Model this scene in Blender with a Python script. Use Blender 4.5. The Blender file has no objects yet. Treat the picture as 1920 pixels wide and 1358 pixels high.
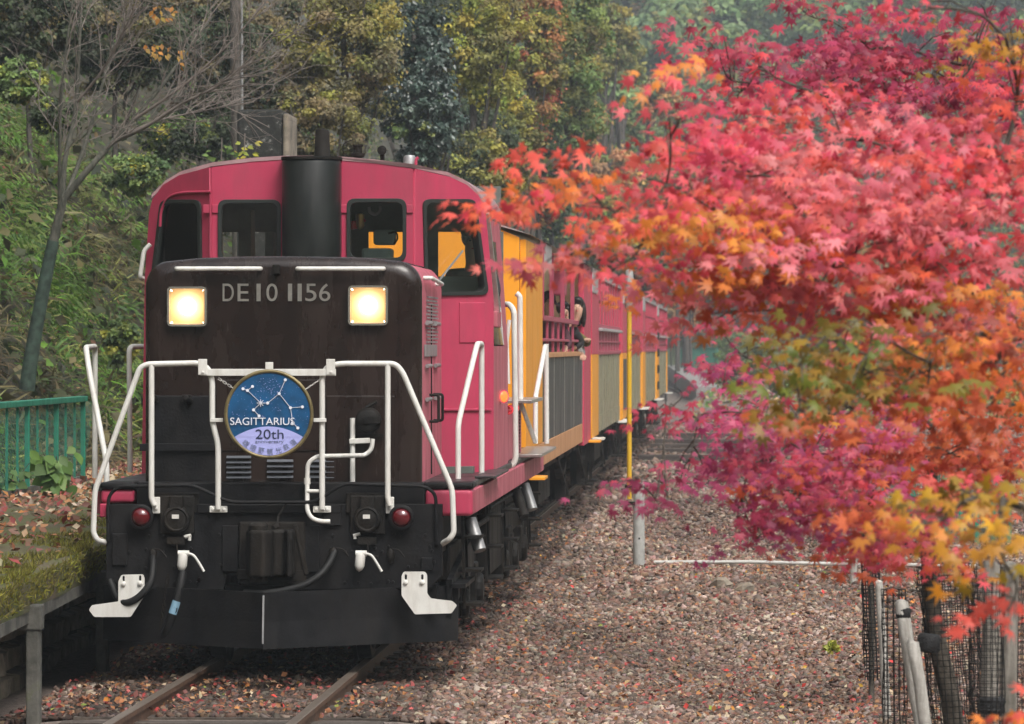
import bpy, bmesh, math, random
import numpy as np
from mathutils import Vector, Matrix, Euler
SC = bpy.context.scene
COL = SC.collection
R = math.radians
rng = np.random.default_rng(11)
random.seed(5)

# ------------------------------------------------------------------ camera, light, exposure
F = 8250.0                                   # focal length in photo pixels (1920 wide)
CAMZ = 2.345
cam = bpy.data.cameras.new('camera'); cam_o = bpy.data.objects.new('camera', cam); COL.objects.link(cam_o)
cam.sensor_width = 36; cam.lens = 36 * F / 1920
cam.clip_start = 0.5; cam.clip_end = 4000
cam_o.location = (0, 0, CAMZ)
cam_o.rotation_euler = (R(90 - 0.2), 0, R(2.984))
cam.dof.use_dof = True; cam.dof.focus_distance = 33.0; cam.dof.aperture_fstop = 9.0
SC.camera = cam_o

w = bpy.data.worlds.new('World'); SC.world = w; w.use_nodes = True
wn = w.node_tree.nodes; wl = w.node_tree.links
bg = wn['Background']
sky = wn.new('ShaderNodeTexSky'); sky.sky_type = 'NISHITA'; sky.sun_disc = False
SUN_EL, SUN_AZ = 52, 150                     # elevation; azimuth clockwise from +Y
sky.sun_elevation = R(SUN_EL); sky.sun_rotation = R(SUN_AZ)
sky.air_density = 1.0; sky.dust_density = 6.0; sky.ozone_density = 1.0
hs = wn.new('ShaderNodeHueSaturation'); hs.inputs['Saturation'].default_value = 0.30   # overcast: greyed sky
wl.new(sky.outputs[0], hs.inputs['Color']); wl.new(hs.outputs[0], bg.inputs['Color'])
bg.inputs['Strength'].default_value = 0.115
sl = bpy.data.lights.new('sun', 'SUN'); sl.energy = 1.5; sl.angle = R(22); sl.color = (1, .96, .90)
so = bpy.data.objects.new('sun', sl); COL.objects.link(so)
sd = Vector((math.sin(R(SUN_AZ)) * math.cos(R(SUN_EL)), math.cos(R(SUN_AZ)) * math.cos(R(SUN_EL)), math.sin(R(SUN_EL))))
so.rotation_euler = (-sd).to_track_quat('-Z', 'Y').to_euler()
SC.view_settings.view_transform = 'Standard'; SC.view_settings.look = 'None'
SC.view_settings.exposure = 0.8; SC.view_settings.gamma = 1.0; SC.view_settings.use_curve_mapping = False
SC.render.engine = 'CYCLES'
SC.cycles.use_denoising = True
SC.cycles.max_bounces = 8; SC.cycles.transparent_max_bounces = 16; SC.cycles.volume_bounces = 1
SC.cycles.diffuse_bounces = 3; SC.cycles.glossy_bounces = 3; SC.cycles.sample_clamp_indirect = 8

# ------------------------------------------------------------------ helpers: measuring
CM = Matrix.Translation((0, 0, CAMZ)) @ Euler((R(90 - 0.2), 0, R(2.984))).to_matrix().to_4x4()
CR = CM.to_3x3()
def ray(px, py): return CR @ Vector(((px - 960) / F, (679 - py) / F, -1))
def at(px, py, Y):
    d = ray(px, py); t = Y / d.y
    return Vector((0, 0, CAMZ)) + d * t
def on_plane(px, py, P0, n):
    d = ray(px, py); o = Vector((0, 0, CAMZ))
    return o + d * ((P0 - o).dot(n) / d.dot(n))

# ------------------------------------------------------------------ helpers: objects
def tag(o, label=None, cat=None, group=None, kind=None):
    if label: o['label'] = label
    if cat: o['category'] = cat
    if group: o['group'] = group
    if kind: o['kind'] = kind
    return o
def thing(name, label, cat, loc=(0, 0, 0), group=None):
    o = bpy.data.objects.new(name, None); COL.objects.link(o); o.location = loc
    o.empty_display_size = .2
    return tag(o, label, cat, group)
def wloc(o):
    v = Vector(o.location)
    while o.parent: o = o.parent; v = v + Vector(o.location)
    return v
def put(name, me, mat, parent=None, smooth=None, bevel=0, label=None, kind=None, seg=2):
    """link a mesh whose vertices are in world metres; it is re-based on its parent"""
    o = bpy.data.objects.new(name, me); COL.objects.link(o)
    if mat is not None:
        me.materials.clear(); me.materials.append(mat)
    if parent is not None:
        o.parent = parent
        base = wloc(parent)
        me.transform(Matrix.Translation(-base))
    if smooth:
        me.shade_smooth(); me.set_sharp_from_angle(angle=R(smooth))
    if bevel:
        b = o.modifiers.new('bevel', 'BEVEL'); b.width = bevel; b.segments = seg; b.limit_method = 'ANGLE'; b.angle_limit = R(40)
    tag(o, label, kind=kind)
    return o
def copy_tree(o, parent=None):
    c = o.copy(); COL.objects.link(c)
    if parent is not None: c.parent = parent
    for ch in [x for x in o.children]: copy_tree(ch, c)
    return c

def fillet(pts, r, n=5, closed=False):
    pts = [Vector(p) for p in pts]; out = []
    N = len(pts)
    for i, p in enumerate(pts):
        if not closed and i in (0, N - 1): out.append(p); continue
        a = pts[(i - 1) % N]; b = pts[(i + 1) % N]
        u = a - p; v = b - p
        if u.length < 1e-6 or v.length < 1e-6: continue
        d = min(r, u.length * .49, v.length * .49)
        p0 = p + u.normalized() * d; p1 = p + v.normalized() * d
        for k in range(n + 1):
            t = k / n
            out.append(p0.lerp(p, t).lerp(p.lerp(p1, t), t))
    return out
def smooth_path(pts, n=6):
    pts = [Vector(p) for p in pts]; out = []
    P = [pts[0] * 2 - pts[1]] + pts + [pts[-1] * 2 - pts[-2]]
    for i in range(1, len(P) - 2):
        for k in range(n):
            t = k / n
            out.append(.5 * ((2 * P[i]) + (P[i + 1] - P[i - 1]) * t + (2 * P[i - 1] - 5 * P[i] + 4 * P[i + 1] - P[i + 2]) * t * t + (3 * P[i] - P[i - 1] - 3 * P[i + 1] + P[i + 2]) * t ** 3))
    out.append(pts[-1]); return out

class MB:
    def __init__(s): s.v = []; s.f = []
    def add(s, vs, fs):
        k = len(s.v); s.v += [tuple(v) for v in vs]; s.f += [tuple(i + k for i in f) for f in fs]; return s
    def box(s, p0, p1):
        x0, y0, z0 = p0; x1, y1, z1 = p1
        if x0 > x1: x0, x1 = x1, x0
        if y0 > y1: y0, y1 = y1, y0
        if z0 > z1: z0, z1 = z1, z0
        return s.add([(x0, y0, z0), (x1, y0, z0), (x1, y1, z0), (x0, y1, z0), (x0, y0, z1), (x1, y0, z1), (x1, y1, z1), (x0, y1, z1)],
                     [(0, 3, 2, 1), (4, 5, 6, 7), (0, 1, 5, 4), (1, 2, 6, 5), (2, 3, 7, 6), (3, 0, 4, 7)])
    def bar(s, a, b, w, h, up=(0, 0, 1)):
        a = Vector(a); b = Vector(b); d = (b - a).normalized(); u = Vector(up)
        sx = d.cross(u)
        if sx.length < 1e-4: sx = d.cross(Vector((0, 1, 0)))
        sx.normalize(); u = sx.cross(d).normalized()
        vs = []
        for p in (a, b):
            for i, j in ((-1, -1), (1, -1), (1, 1), (-1, 1)): vs.append(p + sx * (i * w / 2) + u * (j * h / 2))
        return s.add(vs, [(0, 1, 2, 3), (7, 6, 5, 4), (0, 4, 5, 1), (1, 5, 6, 2), (2, 6, 7, 3), (3, 7, 4, 0)])
    def tube(s, pts, r, n=10, caps=True, closed=False):
        pts = [Vector(p) for p in pts]; N = len(pts)
        rr = r if hasattr(r, '__len__') else [r] * N
        T = []
        for i in range(N):
            a = pts[(i - 1) % N] if (closed or i > 0) else pts[i]; b = pts[(i + 1) % N] if (closed or i < N - 1) else pts[i]
            d = b - a
            T.append(d.normalized() if d.length > 1e-9 else Vector((0, 0, 1)))
        ref = Vector((0, 0, 1)) if abs(T[0].z) < .9 else Vector((1, 0, 0))
        e = T[0].cross(ref).normalized(); vs = []; fs = []
        for i in range(N):
            e = (e - T[i] * e.dot(T[i])); e.normalize(); g = T[i].cross(e)
            for k in range(n):
                a = 2 * math.pi * k / n
                vs.append(pts[i] + (e * math.cos(a) + g * math.sin(a)) * rr[i])
        M = N if closed else N - 1
        for i in range(M):
            for k in range(n):
                a = i * n + k; b = i * n + (k + 1) % n; c = ((i + 1) % N) * n
                fs.append((a, b, c + (k + 1) % n, c + k))
        if caps and not closed:
            fs.append(tuple(range(n - 1, -1, -1))); fs.append(tuple((N - 1) * n + k for k in range(n)))
        return s.add(vs, fs)
    def lathe(s, o, axis, prof, n=20):
        """prof: (distance along axis, radius)"""
        o = Vector(o); ax = Vector(axis).normalized()
        ref = Vector((0, 0, 1)) if abs(ax.z) < .9 else Vector((1, 0, 0))
        e = ax.cross(ref).normalized(); g = ax.cross(e); vs = []; fs = []
        for d, r in prof:
            for k in range(n):
                a = 2 * math.pi * k / n; vs.append(o + ax * d + (e * math.cos(a) + g * math.sin(a)) * max(r, 1e-4))
        for i in range(len(prof) - 1):
            for k in range(n):
                a = i * n + k; b = i * n + (k + 1) % n
                fs.append((a, a + n, b + n, b))
        fs.append(tuple(range(n))); fs.append(tuple((len(prof) - 1) * n + k for k in range(n - 1, -1, -1)))
        return s.add(vs, fs)
    def prism(s, poly, vec):
        n = len(poly); P = [Vector(p) for p in poly]; v = Vector(vec)
        fs = [tuple(range(n - 1, -1, -1)), tuple(range(n, 2 * n))] + [(i, (i + 1) % n, n + (i + 1) % n, n + i) for i in range(n)]
        return s.add(P + [p + v for p in P], fs)
    def loft(s, rings, caps=True):
        n = len(rings[0]); vs = [p for r in rings for p in r]; fs = []
        for i in range(len(rings) - 1):
            for k in range(n): fs.append((i * n + k, i * n + (k + 1) % n, (i + 1) * n + (k + 1) % n, (i + 1) * n + k))
        if caps: fs.append(tuple(range(n - 1, -1, -1))); fs.append(tuple((len(rings) - 1) * n + k for k in range(n)))
        return s.add(vs, fs)
    def mesh(s, name='m'):
        me = bpy.data.meshes.new(name); me.from_pydata(s.v, [], s.f)
        bm = bmesh.new(); bm.from_mesh(me); bmesh.ops.recalc_face_normals(bm, faces=bm.faces); bm.to_mesh(me); bm.free()
        return me
    def build(s, name, mat, parent=None, **kw): return put(name, s.mesh(name), mat, parent, **kw)

def rr(x0, y0, x1, y1, r, n=5):
    return [tuple(p)[:2] for p in fillet([(x0, y0, 0), (x1, y0, 0), (x1, y1, 0), (x0, y1, 0)], r, n, True)]
def rp(pts, r, n=5): return [tuple(p)[:2] for p in fillet([(x, y, 0) for x, y in pts], r, n, True)]
def flat_mesh(polys, depth, M):
    """filled 2-D outlines (first outer, rest holes) extruded by depth, placed by matrix M"""
    cu = bpy.data.curves.new('c', 'CURVE'); cu.dimensions = '2D'; cu.fill_mode = 'BOTH'; cu.extrude = depth / 2
    for poly in polys:
        sp = cu.splines.new('POLY'); sp.points.add(len(poly) - 1); sp.use_cyclic_u = True
        for p, q in zip(sp.points, poly): p.co = (q[0], q[1], 0, 1)
    ob = bpy.data.objects.new('c', cu); me = bpy.data.meshes.new_from_object(ob)
    bpy.data.objects.remove(ob); bpy.data.curves.remove(cu)
    bm = bmesh.new(); bm.from_mesh(me); bmesh.ops.remove_doubles(bm, verts=bm.verts, dist=1e-5)
    bmesh.ops.recalc_face_normals(bm, faces=bm.faces); bm.to_mesh(me); bm.free()
    me.transform(M); return me
def frame(P0, u):
    u = Vector(u).normalized(); z = Vector((0, 0, 1)); n = u.cross(z)
    M = Matrix((u, z, n)).transposed().to_4x4(); M.translation = P0; return M, u, n
def plate(polys_px, depth, P0, u=(1, 0, 0)):
    """polys measured in photo pixels on the upright plane through P0 along u"""
    P0 = Vector((P0[0], P0[1], 0)); M, uu, n = frame(P0, u)
    out = []
    for poly in polys_px:
        q = []
        for px, py in poly:
            P = on_plane(px, py, P0, n); q.append(((P - P0).dot(uu), P.z))
        out.append(q)
    return flat_mesh(out, depth, M)
def text_mesh(txt, height, depth=.004, width=None, align='CENTER'):
    cu = bpy.data.curves.new('t', 'FONT'); cu.body = txt; cu.size = 1; cu.align_x = 'LEFT'; cu.extrude = 0
    ob = bpy.data.objects.new('t', cu); me = bpy.data.meshes.new_from_object(ob)
    n = len(me.vertices); co = np.zeros(n * 3)
    if n == 0: bpy.data.objects.remove(ob); return me
    me.vertices.foreach_get('co', co); co = co.reshape(-1, 3)
    x0, x1, y0, y1 = co[:, 0].min(), co[:, 0].max(), co[:, 1].min(), co[:, 1].max()
    cap = height / (y1 - y0 if height > 0 else 1)
    sx = (width / (x1 - x0)) if width else cap
    co[:, 0] = (co[:, 0] - (x0 + x1) / 2) * sx; co[:, 1] = (co[:, 1] - y0) * cap
    me.vertices.foreach_set('co', co.ravel()); me.update()
    bpy.data.objects.remove(ob); bpy.data.curves.remove(cu)
    if depth:
        bm = bmesh.new(); bm.from_mesh(me); bmesh.ops.remove_doubles(bm, verts=bm.verts, dist=1e-6)
        r = bmesh.ops.extrude_face_region(bm, geom=bm.faces[:])
        vs = [g for g in r['geom'] if isinstance(g, bmesh.types.BMVert)]
        bmesh.ops.translate(bm, verts=vs, vec=(0, 0, depth)); bmesh.ops.recalc_face_normals(bm, faces=bm.faces)
        bm.to_mesh(me); bm.free()
    return me

def np_mesh(name, V, T, cols=None, smooth=False):
    me = bpy.data.meshes.new(name)
    V = np.ascontiguousarray(V, dtype=np.float32); T = np.ascontiguousarray(T, dtype=np.int32)
    me.vertices.add(len(V)); me.vertices.foreach_set('co', V.ravel())
    k = T.shape[1]
    me.loops.add(T.size); me.loops.foreach_set('vertex_index', T.ravel())
    me.polygons.add(len(T)); me.polygons.foreach_set('loop_start', np.arange(len(T), dtype=np.int32) * k)
    if smooth: me.polygons.foreach_set('use_smooth', np.ones(len(T), dtype=bool))
    if cols is not None:
        a = me.attributes.new('col', 'FLOAT_COLOR', 'POINT')
        c = np.ones((len(V), 4), dtype=np.float32); c[:, :3] = cols; a.data.foreach_set('color', c.ravel())
    me.update(calc_edges=True); return me
def norm(a): return a / np.maximum(np.linalg.norm(a, axis=1, keepdims=True), 1e-9)
def scatter(TV, TT, C, Nrm, S, cols, spin=None, tip=None, squash=None):
    """copies of a template (verts TV in x,y,z=normal) at C facing Nrm, joined; returns V,T,colours"""
    N = len(C); TV = np.asarray(TV, float); TT = np.asarray(TT, int)
    Nrm = norm(Nrm)
    if tip is None: tip = rng.normal(size=(N, 3))
    ey = tip - Nrm * (tip * Nrm).sum(1, keepdims=True); ey = norm(ey); ex = np.cross(ey, Nrm)
    S = np.asarray(S, float).reshape(N, 1, 1)
    q = TV[None] * S
    if squash is not None: q = q * squash[:, None, :]
    V = C[:, None, :] + q[:, :, 0:1] * ex[:, None] + q[:, :, 1:2] * ey[:, None] + q[:, :, 2:3] * Nrm[:, None]
    T = TT[None] + (np.arange(N) * len(TV))[:, None, None]
    return V.reshape(-1, 3), T.reshape(-1, TT.shape[1]), np.repeat(cols, len(TV), axis=0)
def joined(parts):
    V = []; T = []; K = []; k = 0
    for v, t, c in parts:
        V.append(v); T.append(t + k); K.append(c); k += len(v)
    return np.concatenate(V), np.concatenate(T), np.concatenate(K)
LEAF_V = [(0, 0, 0), (.33, .45, .09), (0, 1, -.06), (-.33, .45, .09)]; LEAF_T = [(0, 1, 2), (0, 2, 3)]
def maple_template(droop=.22):
    ang = [0, 38, 78, 118]; ln = [1.0, .93, .74, .42]
    tips = [(-a, l) for a, l in zip(ang[:0:-1], ln[:0:-1])] + [(a, l) for a, l in zip(ang, ln)]
    nots = [(-150, .10)] + [((tips[i][0] + tips[i + 1][0]) / 2, .30 + .05 * min(tips[i][1], tips[i + 1][1])) for i in range(6)] + [(150, .10)]
    V = [(0, 0, 0)]; T = []
    def P(a, l): return (math.sin(R(a)) * l, math.cos(R(a)) * l, -droop * l * l)
    for a, l in tips: V.append(P(a, l))
    for a, l in nots: V.append(P(a, l))
    for i in range(7):
        n0 = 8 + i; n1 = 9 + i
        T += [(0, n1, n0), (n0, n1, 1 + i)]
    return V, T
MAP_V, MAP_T = maple_template()

# ------------------------------------------------------------------ materials
def mat(name, color, rough=.5, metal=0, spec=.5, noise=0, nscale=6, bump=0, bscale=40, coat=0, emis=None, estr=0, dirt_or_refl=None, dirt_or_refl_amt=0, dscale=1.5):
    m = bpy.data.materials.new(name); m.use_nodes = True; nt = m.node_tree; n = nt.nodes; l = nt.links
    b = n['Principled BSDF']; b.inputs['Roughness'].default_value = rough; b.inputs['Metallic'].default_value = metal
    b.inputs['Specular IOR Level'].default_value = spec; b.inputs['Coat Weight'].default_value = coat
    b.inputs['Base Color'].default_value = (*color, 1)
    geo = n.new('ShaderNodeNewGeometry')
    last = None
    if noise:
        t = n.new('ShaderNodeTexNoise'); t.inputs['Scale'].default_value = nscale; t.inputs['Detail'].default_value = 6
        l.new(geo.outputs['Position'], t.inputs['Vector'])
        r = n.new('ShaderNodeMapRange'); r.inputs['From Min'].default_value = .3; r.inputs['From Max'].default_value = .7
        r.inputs['To Min'].default_value = 1 - noise; r.inputs['To Max'].default_value = 1 + noise
        l.new(t.outputs['Fac'], r.inputs['Value'])
        mx = n.new('ShaderNodeMix'); mx.data_type = 'RGBA'; mx.blend_type = 'MULTIPLY'; mx.inputs[0].default_value = 1
        mx.inputs[6].default_value = (*color, 1); l.new(r.outputs[0], mx.inputs[7]); last = mx.outputs[2]
    if dirt_or_refl:
        t = n.new('ShaderNodeTexNoise'); t.inputs['Scale'].default_value = dscale; t.inputs['Detail'].default_value = 8; t.inputs['Roughness'].default_value = .65
        mp = n.new('ShaderNodeMapping'); mp.inputs['Scale'].default_value = (3, 3, .7)      # streaks run down
        l.new(geo.outputs['Position'], mp.inputs['Vector']); l.new(mp.outputs[0], t.inputs['Vector'])
        r = n.new('ShaderNodeMapRange'); r.inputs['From Min'].default_value = .42; r.inputs['From Max'].default_value = .72; r.inputs['To Max'].default_value = dirt_or_refl_amt
        l.new(t.outputs['Fac'], r.inputs['Value'])
        mx = n.new('ShaderNodeMix'); mx.data_type = 'RGBA'; l.new(r.outputs[0], mx.inputs[0])
        if last: l.new(last, mx.inputs[6])
        else: mx.inputs[6].default_value = (*color, 1)
        mx.inputs[7].default_value = (*dirt_or_refl, 1); last = mx.outputs[2]
        r2 = n.new('ShaderNodeMath'); r2.operation = 'MULTIPLY_ADD'; l.new(r.outputs[0], r2.inputs[0]); r2.inputs[1].default_value = .5; r2.inputs[2].default_value = rough
        l.new(r2.outputs[0], b.inputs['Roughness'])
    if last: l.new(last, b.inputs['Base Color'])
    if bump:
        t = n.new('ShaderNodeTexNoise'); t.inputs['Scale'].default_value = bscale; t.inputs['Detail'].default_value = 5
        l.new(geo.outputs['Position'], t.inputs['Vector'])
        bp = n.new('ShaderNodeBump'); bp.inputs['Strength'].default_value = bump; bp.inputs['Distance'].default_value = .02
        l.new(t.outputs['Fac'], bp.inputs['Height']); l.new(bp.outputs[0], b.inputs['Normal'])
    if emis:
        b.inputs['Emission Color'].default_value = (*emis, 1); b.inputs['Emission Strength'].default_value = estr
    return m
def leafmat(name, rough=.55, trans=.35, attr='col', spec=.4, base=None, jitter=0):
    m = bpy.data.materials.new(name); m.use_nodes = True; nt = m.node_tree; n = nt.nodes; l = nt.links
    b = n['Principled BSDF']; b.inputs['Roughness'].default_value = rough; b.inputs['Specular IOR Level'].default_value = spec
    tr = n.new('ShaderNodeBsdfTranslucent'); ms = n.new('ShaderNodeMixShader'); ms.inputs[0].default_value = trans
    if attr == 'ramp':                                     # pigment picked per leaf
        oi = n.new('ShaderNodeObjectInfo'); cr = n.new('ShaderNodeValToRGB'); e = cr.color_ramp.elements
        e[0].position = 0; e[0].color = (*base[0], 1); e[1].position = 1; e[1].color = (*base[-1], 1)
        for i, c in enumerate(base[1:-1]):
            x = e.new((i + 1) / (len(base) - 1)); x.color = (*c, 1)
        l.new(oi.outputs['Random'], cr.inputs[0]); src = cr.outputs[0]
    else:
        a = n.new('ShaderNodeAttribute'); a.attribute_name = attr; src = a.outputs['Color']
    l.new(src, b.inputs['Base Color']); l.new(src, tr.inputs['Color'])
    l.new(b.outputs[0], ms.inputs[1]); l.new(tr.outputs[0], ms.inputs[2]); l.new(ms.outputs[0], n['Material Output'].inputs[0])
    return m
def attrmat(name, rough=.8, spec=.3, bump=0):
    m = mat(name, (.3, .3, .3), rough, spec=spec, bump=bump, bscale=60)
    a = m.node_tree.nodes.new('ShaderNodeAttribute'); a.attribute_name = 'col'
    m.node_tree.links.new(a.outputs['Color'], m.node_tree.nodes['Principled BSDF'].inputs['Base Color']); return m
def glassmat(name, tint=(.85, .9, .88), refl=1.0):
    m = bpy.data.materials.new(name); m.use_nodes = True; nt = m.node_tree; n = nt.nodes; l = nt.links
    n.remove(n['Principled BSDF'])
    t = n.new('ShaderNodeBsdfTransparent'); t.inputs[0].default_value = (*tint, 1)
    g = n.new('ShaderNodeBsdfGlossy'); g.inputs['Roughness'].default_value = .03
    fr = n.new('ShaderNodeFresnel'); fr.inputs[0].default_value = 1.5
    ms = n.new('ShaderNodeMixShader'); l.new(fr.outputs[0], ms.inputs[0]); l.new(t.outputs[0], ms.inputs[1]); l.new(g.outputs[0], ms.inputs[2])
    l.new(ms.outputs[0], n['Material Output'].inputs[0]); return m
def twotone(name, c1, c2, scale, rough=.9, bump=.4, bscale=30, c3=None, lo=.4, hi=.6, vec=(1, 1, 1)):
    m = mat(name, c1, rough, bump=bump, bscale=bscale); nt = m.node_tree; n = nt.nodes; l = nt.links
    geo = n.new('ShaderNodeNewGeometry'); mp = n.new('ShaderNodeMapping'); mp.inputs['Scale'].default_value = vec
    l.new(geo.outputs['Position'], mp.inputs[0])
    t = n.new('ShaderNodeTexNoise'); t.inputs['Scale'].default_value = scale; t.inputs['Detail'].default_value = 8; t.inputs['Roughness'].default_value = .7
    l.new(mp.outputs[0], t.inputs['Vector'])
    cr = n.new('ShaderNodeValToRGB'); e = cr.color_ramp.elements
    e[0].position = lo; e[0].color = (*c1, 1); e[1].position = hi; e[1].color = (*c2, 1)
    if c3: x = e.new(min(.95, hi + .12)); x.color = (*c3, 1)
    l.new(t.outputs['Fac'], cr.inputs[0]); l.new(cr.outputs[0], n['Principled BSDF'].inputs['Base Color']); return m

M_stack = mat('stack_black', (.010, .012, .011), .3, spec=.4, noise=.3, nscale=5, dirt_or_refl=(.03, .03, .028), dirt_or_refl_amt=.5)
M_pink = mat('pink_paint', (.47, .045, .10), .38, noise=.08, nscale=3, dirt_or_refl=(.27, .045, .07), dirt_or_refl_amt=.55, bump=.04, bscale=14)
M_pinksheen = mat('pink_side_sheen', (.52, .10, .15), .4, noise=.1, nscale=3, dirt_or_refl=(.36, .16, .16), dirt_or_refl_amt=.7, bump=.04, bscale=14)  # the pink paint lightened to imitate grazing sheen on side faces
M_black = mat('black_gloss_paint', (.016, .0095, .008), .18, spec=.42, noise=.3, nscale=4, dirt_or_refl=(.040, .024, .018), dirt_or_refl_amt=.5, bump=.03, bscale=9)  # brown cast of the base imitates surroundings mirrored in the gloss
M_beam = mat('black_beam_paint', (.009, .009, .010), .45, spec=.15, noise=.4, nscale=9, dirt_or_refl=(.025, .022, .02), dirt_or_refl_amt=.5, bump=.15, bscale=50)
M_grime = mat('oily_steel', (.012, .011, .010), .55, spec=.16, noise=.5, nscale=12, dirt_or_refl=(.035, .027, .02), dirt_or_refl_amt=.6, bump=.25, bscale=60)
M_rubber = mat('black_rubber', (.010, .010, .010), .6, spec=.3, bump=.1, bscale=90)
M_seal = mat('window_rubber', (.02, .024, .022), .45)
M_white = mat('white_paint', (.72, .71, .67), .42, noise=.06, nscale=10, dirt_or_refl=(.40, .36, .30), dirt_or_refl_amt=.5, dscale=4)
M_deck = mat('deck_steel', (.05, .05, .05), .38, metal=.5, noise=.4, nscale=10, dirt_or_refl=(.10, .09, .08), dirt_or_refl_amt=.5, bump=.1)
M_alu = mat('bare_metal', (.55, .53, .50), .35, metal=.9, noise=.15, nscale=20)
M_steelgrey = mat('grey_metal', (.30, .30, .30), .45, metal=.4, noise=.2, nscale=10)
M_louvre = mat('louvre_steel', (.30, .32, .36), .3, metal=.7)
M_orange = mat('orange_paint', (.90, .37, .022), .38, noise=.05, nscale=2, dirt_or_refl=(.68, .28, .04), dirt_or_refl_amt=.3, bump=.03)
M_salmon = mat('sill_paint', (.62, .30, .13), .4, noise=.08, dirt_or_refl=(.4, .22, .12), dirt_or_refl_amt=.5)
M_carpink = mat('car_pink_paint', (.56, .055, .11), .4, noise=.06, dirt_or_refl=(.42, .08, .11), dirt_or_refl_amt=.4)
M_carpink2 = mat('car_dull_pink', (.42, .075, .125), .45, noise=.06)
M_darkpanel = mat('dark_panel', (.055, .056, .058), .35, noise=.15, dirt_or_refl=(.09, .085, .08), dirt_or_refl_amt=.5)
M_beige = mat('beige_panel', (.36, .31, .19), .22, noise=.18, nscale=2.5, dirt_or_refl=(.20, .24, .19), dirt_or_refl_amt=.8, dscale=1.0)  # green-grey streaks paint in the reflections of the glossy panels
M_cream = mat('cream_lining', (.78, .72, .50), .6, noise=.08)
M_roofgrey = mat('roof_grey', (.40, .37, .37), .5, noise=.12)
M_caproof = mat('cab_roof', (.36, .22, .23), .4, noise=.2)
M_inside = mat('cab_inside', (.12, .14, .125), .7, noise=.2)
M_desk = mat('cab_desk_green', (.22, .31, .28), .5, noise=.1)
M_red = mat('red_enamel', (.55, .02, .03), .35)
M_brass = mat('brass', (.65, .45, .15), .3, metal=1)
M_redlens = mat('red_lens', (.10, .002, .006), .08, coat=1)
M_taillens = mat('lit_tail_lens', (.6, .02, .01), .2, emis=(1, .10, .02), estr=2.2)
M_lamp = mat('headlamp_bulb', (1, .9, .7), .3, emis=(1, .87, .62), estr=22)
M_lens = mat('headlamp_lens', (.5, .28, .10), .2, emis=(1, .42, .10), estr=.8)
_n = M_lens.node_tree.nodes; _l = M_lens.node_tree.links; _tc = _n.new('ShaderNodeTexCoord'); _vl = _n.new('ShaderNodeVectorMath'); _vl.operation = 'LENGTH'
_l.new(_tc.outputs['Object'], _vl.inputs[0]); _cr = _n.new('ShaderNodeValToRGB'); _mr = _n.new('ShaderNodeMath'); _mr.operation = 'DIVIDE'; _mr.inputs[1].default_value = .19
_l.new(_vl.outputs['Value'], _mr.inputs[0]); _l.new(_mr.outputs[0], _cr.inputs[0]); _e = _cr.color_ramp.elements
_e[0].position = .30; _e[0].color = (1, .86, .58, 1); _e[1].position = .98; _e[1].color = (.22, .10, .035, 1)
for _p, _c in ((.46, (1, .70, .34, 1)), (.66, (.62, .34, .13, 1))): _x = _e.new(_p); _x.color = _c
_l.new(_cr.outputs[0], _n['Principled BSDF'].inputs['Emission Color']); _n['Principled BSDF'].inputs['Emission Strength'].default_value = .95
M_bezel = mat('headlamp_bezel', (.75, .72, .66), .18, metal=.9)
M_glass = glassmat('window_glass', (.96, .97, .96))
M_rail = mat('rail_steel', (.11, .06, .038), .55, noise=.4, nscale=20, bump=.1)
M_railtop = mat('rail_head', (.30, .24, .195), .32, metal=.6, noise=.15, nscale=12)
M_sleeper = twotone('sleeper_wood', (.045, .036, .03), (.10, .08, .065), 9, bump=.5, vec=(.4, 3, 3))
M_beamwood = twotone('old_timber', (.035, .028, .026), (.09, .07, .06), 9, bump=.4, vec=(.4, 3, 3))
M_concrete = twotone('concrete', (.30, .30, .28), (.42, .42, .40), 5, bump=.2, bscale=25)
M_oldconc = twotone('mossy_concrete', (.045, .045, .038), (.12, .115, .10), 3, bump=.4, bscale=18, c3=(.10, .11, .05))
M_darkblock = twotone('lichen_block', (.012, .012, .010), (.032, .032, .027), 13, bump=.5, bscale=14, c3=(.40, .40, .37), lo=.45, hi=.60)
M_stone = twotone('wall_stone', (.13, .11, .085), (.28, .235, .18), 3, bump=.6, bscale=12, c3=(.10, .11, .05))
M_mosstop = twotone('platform_top', (.10, .075, .05), (.075, .085, .022), 1.6, bump=.7, bscale=40, c3=(.11, .12, .02), lo=.38, hi=.56)
M_soil = twotone('slope_soil', (.030, .028, .014), (.055, .046, .026), 1.3, bump=.9, bscale=6, c3=(.05, .062, .022))
M_ballastbed = twotone('ballast_bed', (.11, .088, .075), (.22, .175, .15), 16, bump=1, bscale=22, c3=(.09, .07, .055))
M_hill = twotone('far_hill_cover', (.035, .05, .02), (.09, .085, .03), .08, bump=.6, bscale=.6, c3=(.12, .06, .03))
M_path = twotone('path_paving', (.20, .19, .18), (.29, .28, .265), 2, bump=.15)
M_greenfence = mat('green_fence_paint', (.018, .22, .14), .45, noise=.15, dirt_or_refl=(.05, .11, .08), dirt_or_refl_amt=.5)
M_greenwire = mat('green_fence_wire', (.015, .13, .085), .5)
M_yellow = mat('yellow_pole_paint', (.70, .42, .02), .4, noise=.1, nscale=8, dirt_or_refl=(.45, .27, .05), dirt_or_refl_amt=.5, dscale=4)
M_greypole = mat('galvanised_pole', (.42, .43, .42), .5, metal=.2, noise=.15, nscale=14)
M_bark = twotone('bark', (.050, .042, .036), (.12, .105, .09), 7, bump=.8, bscale=25, vec=(3, 3, .7))
M_palebark = twotone('pale_bark', (.040, .042, .030), (.10, .095, .075), 9, bump=.5, bscale=30, vec=(3, 3, .8))
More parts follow.
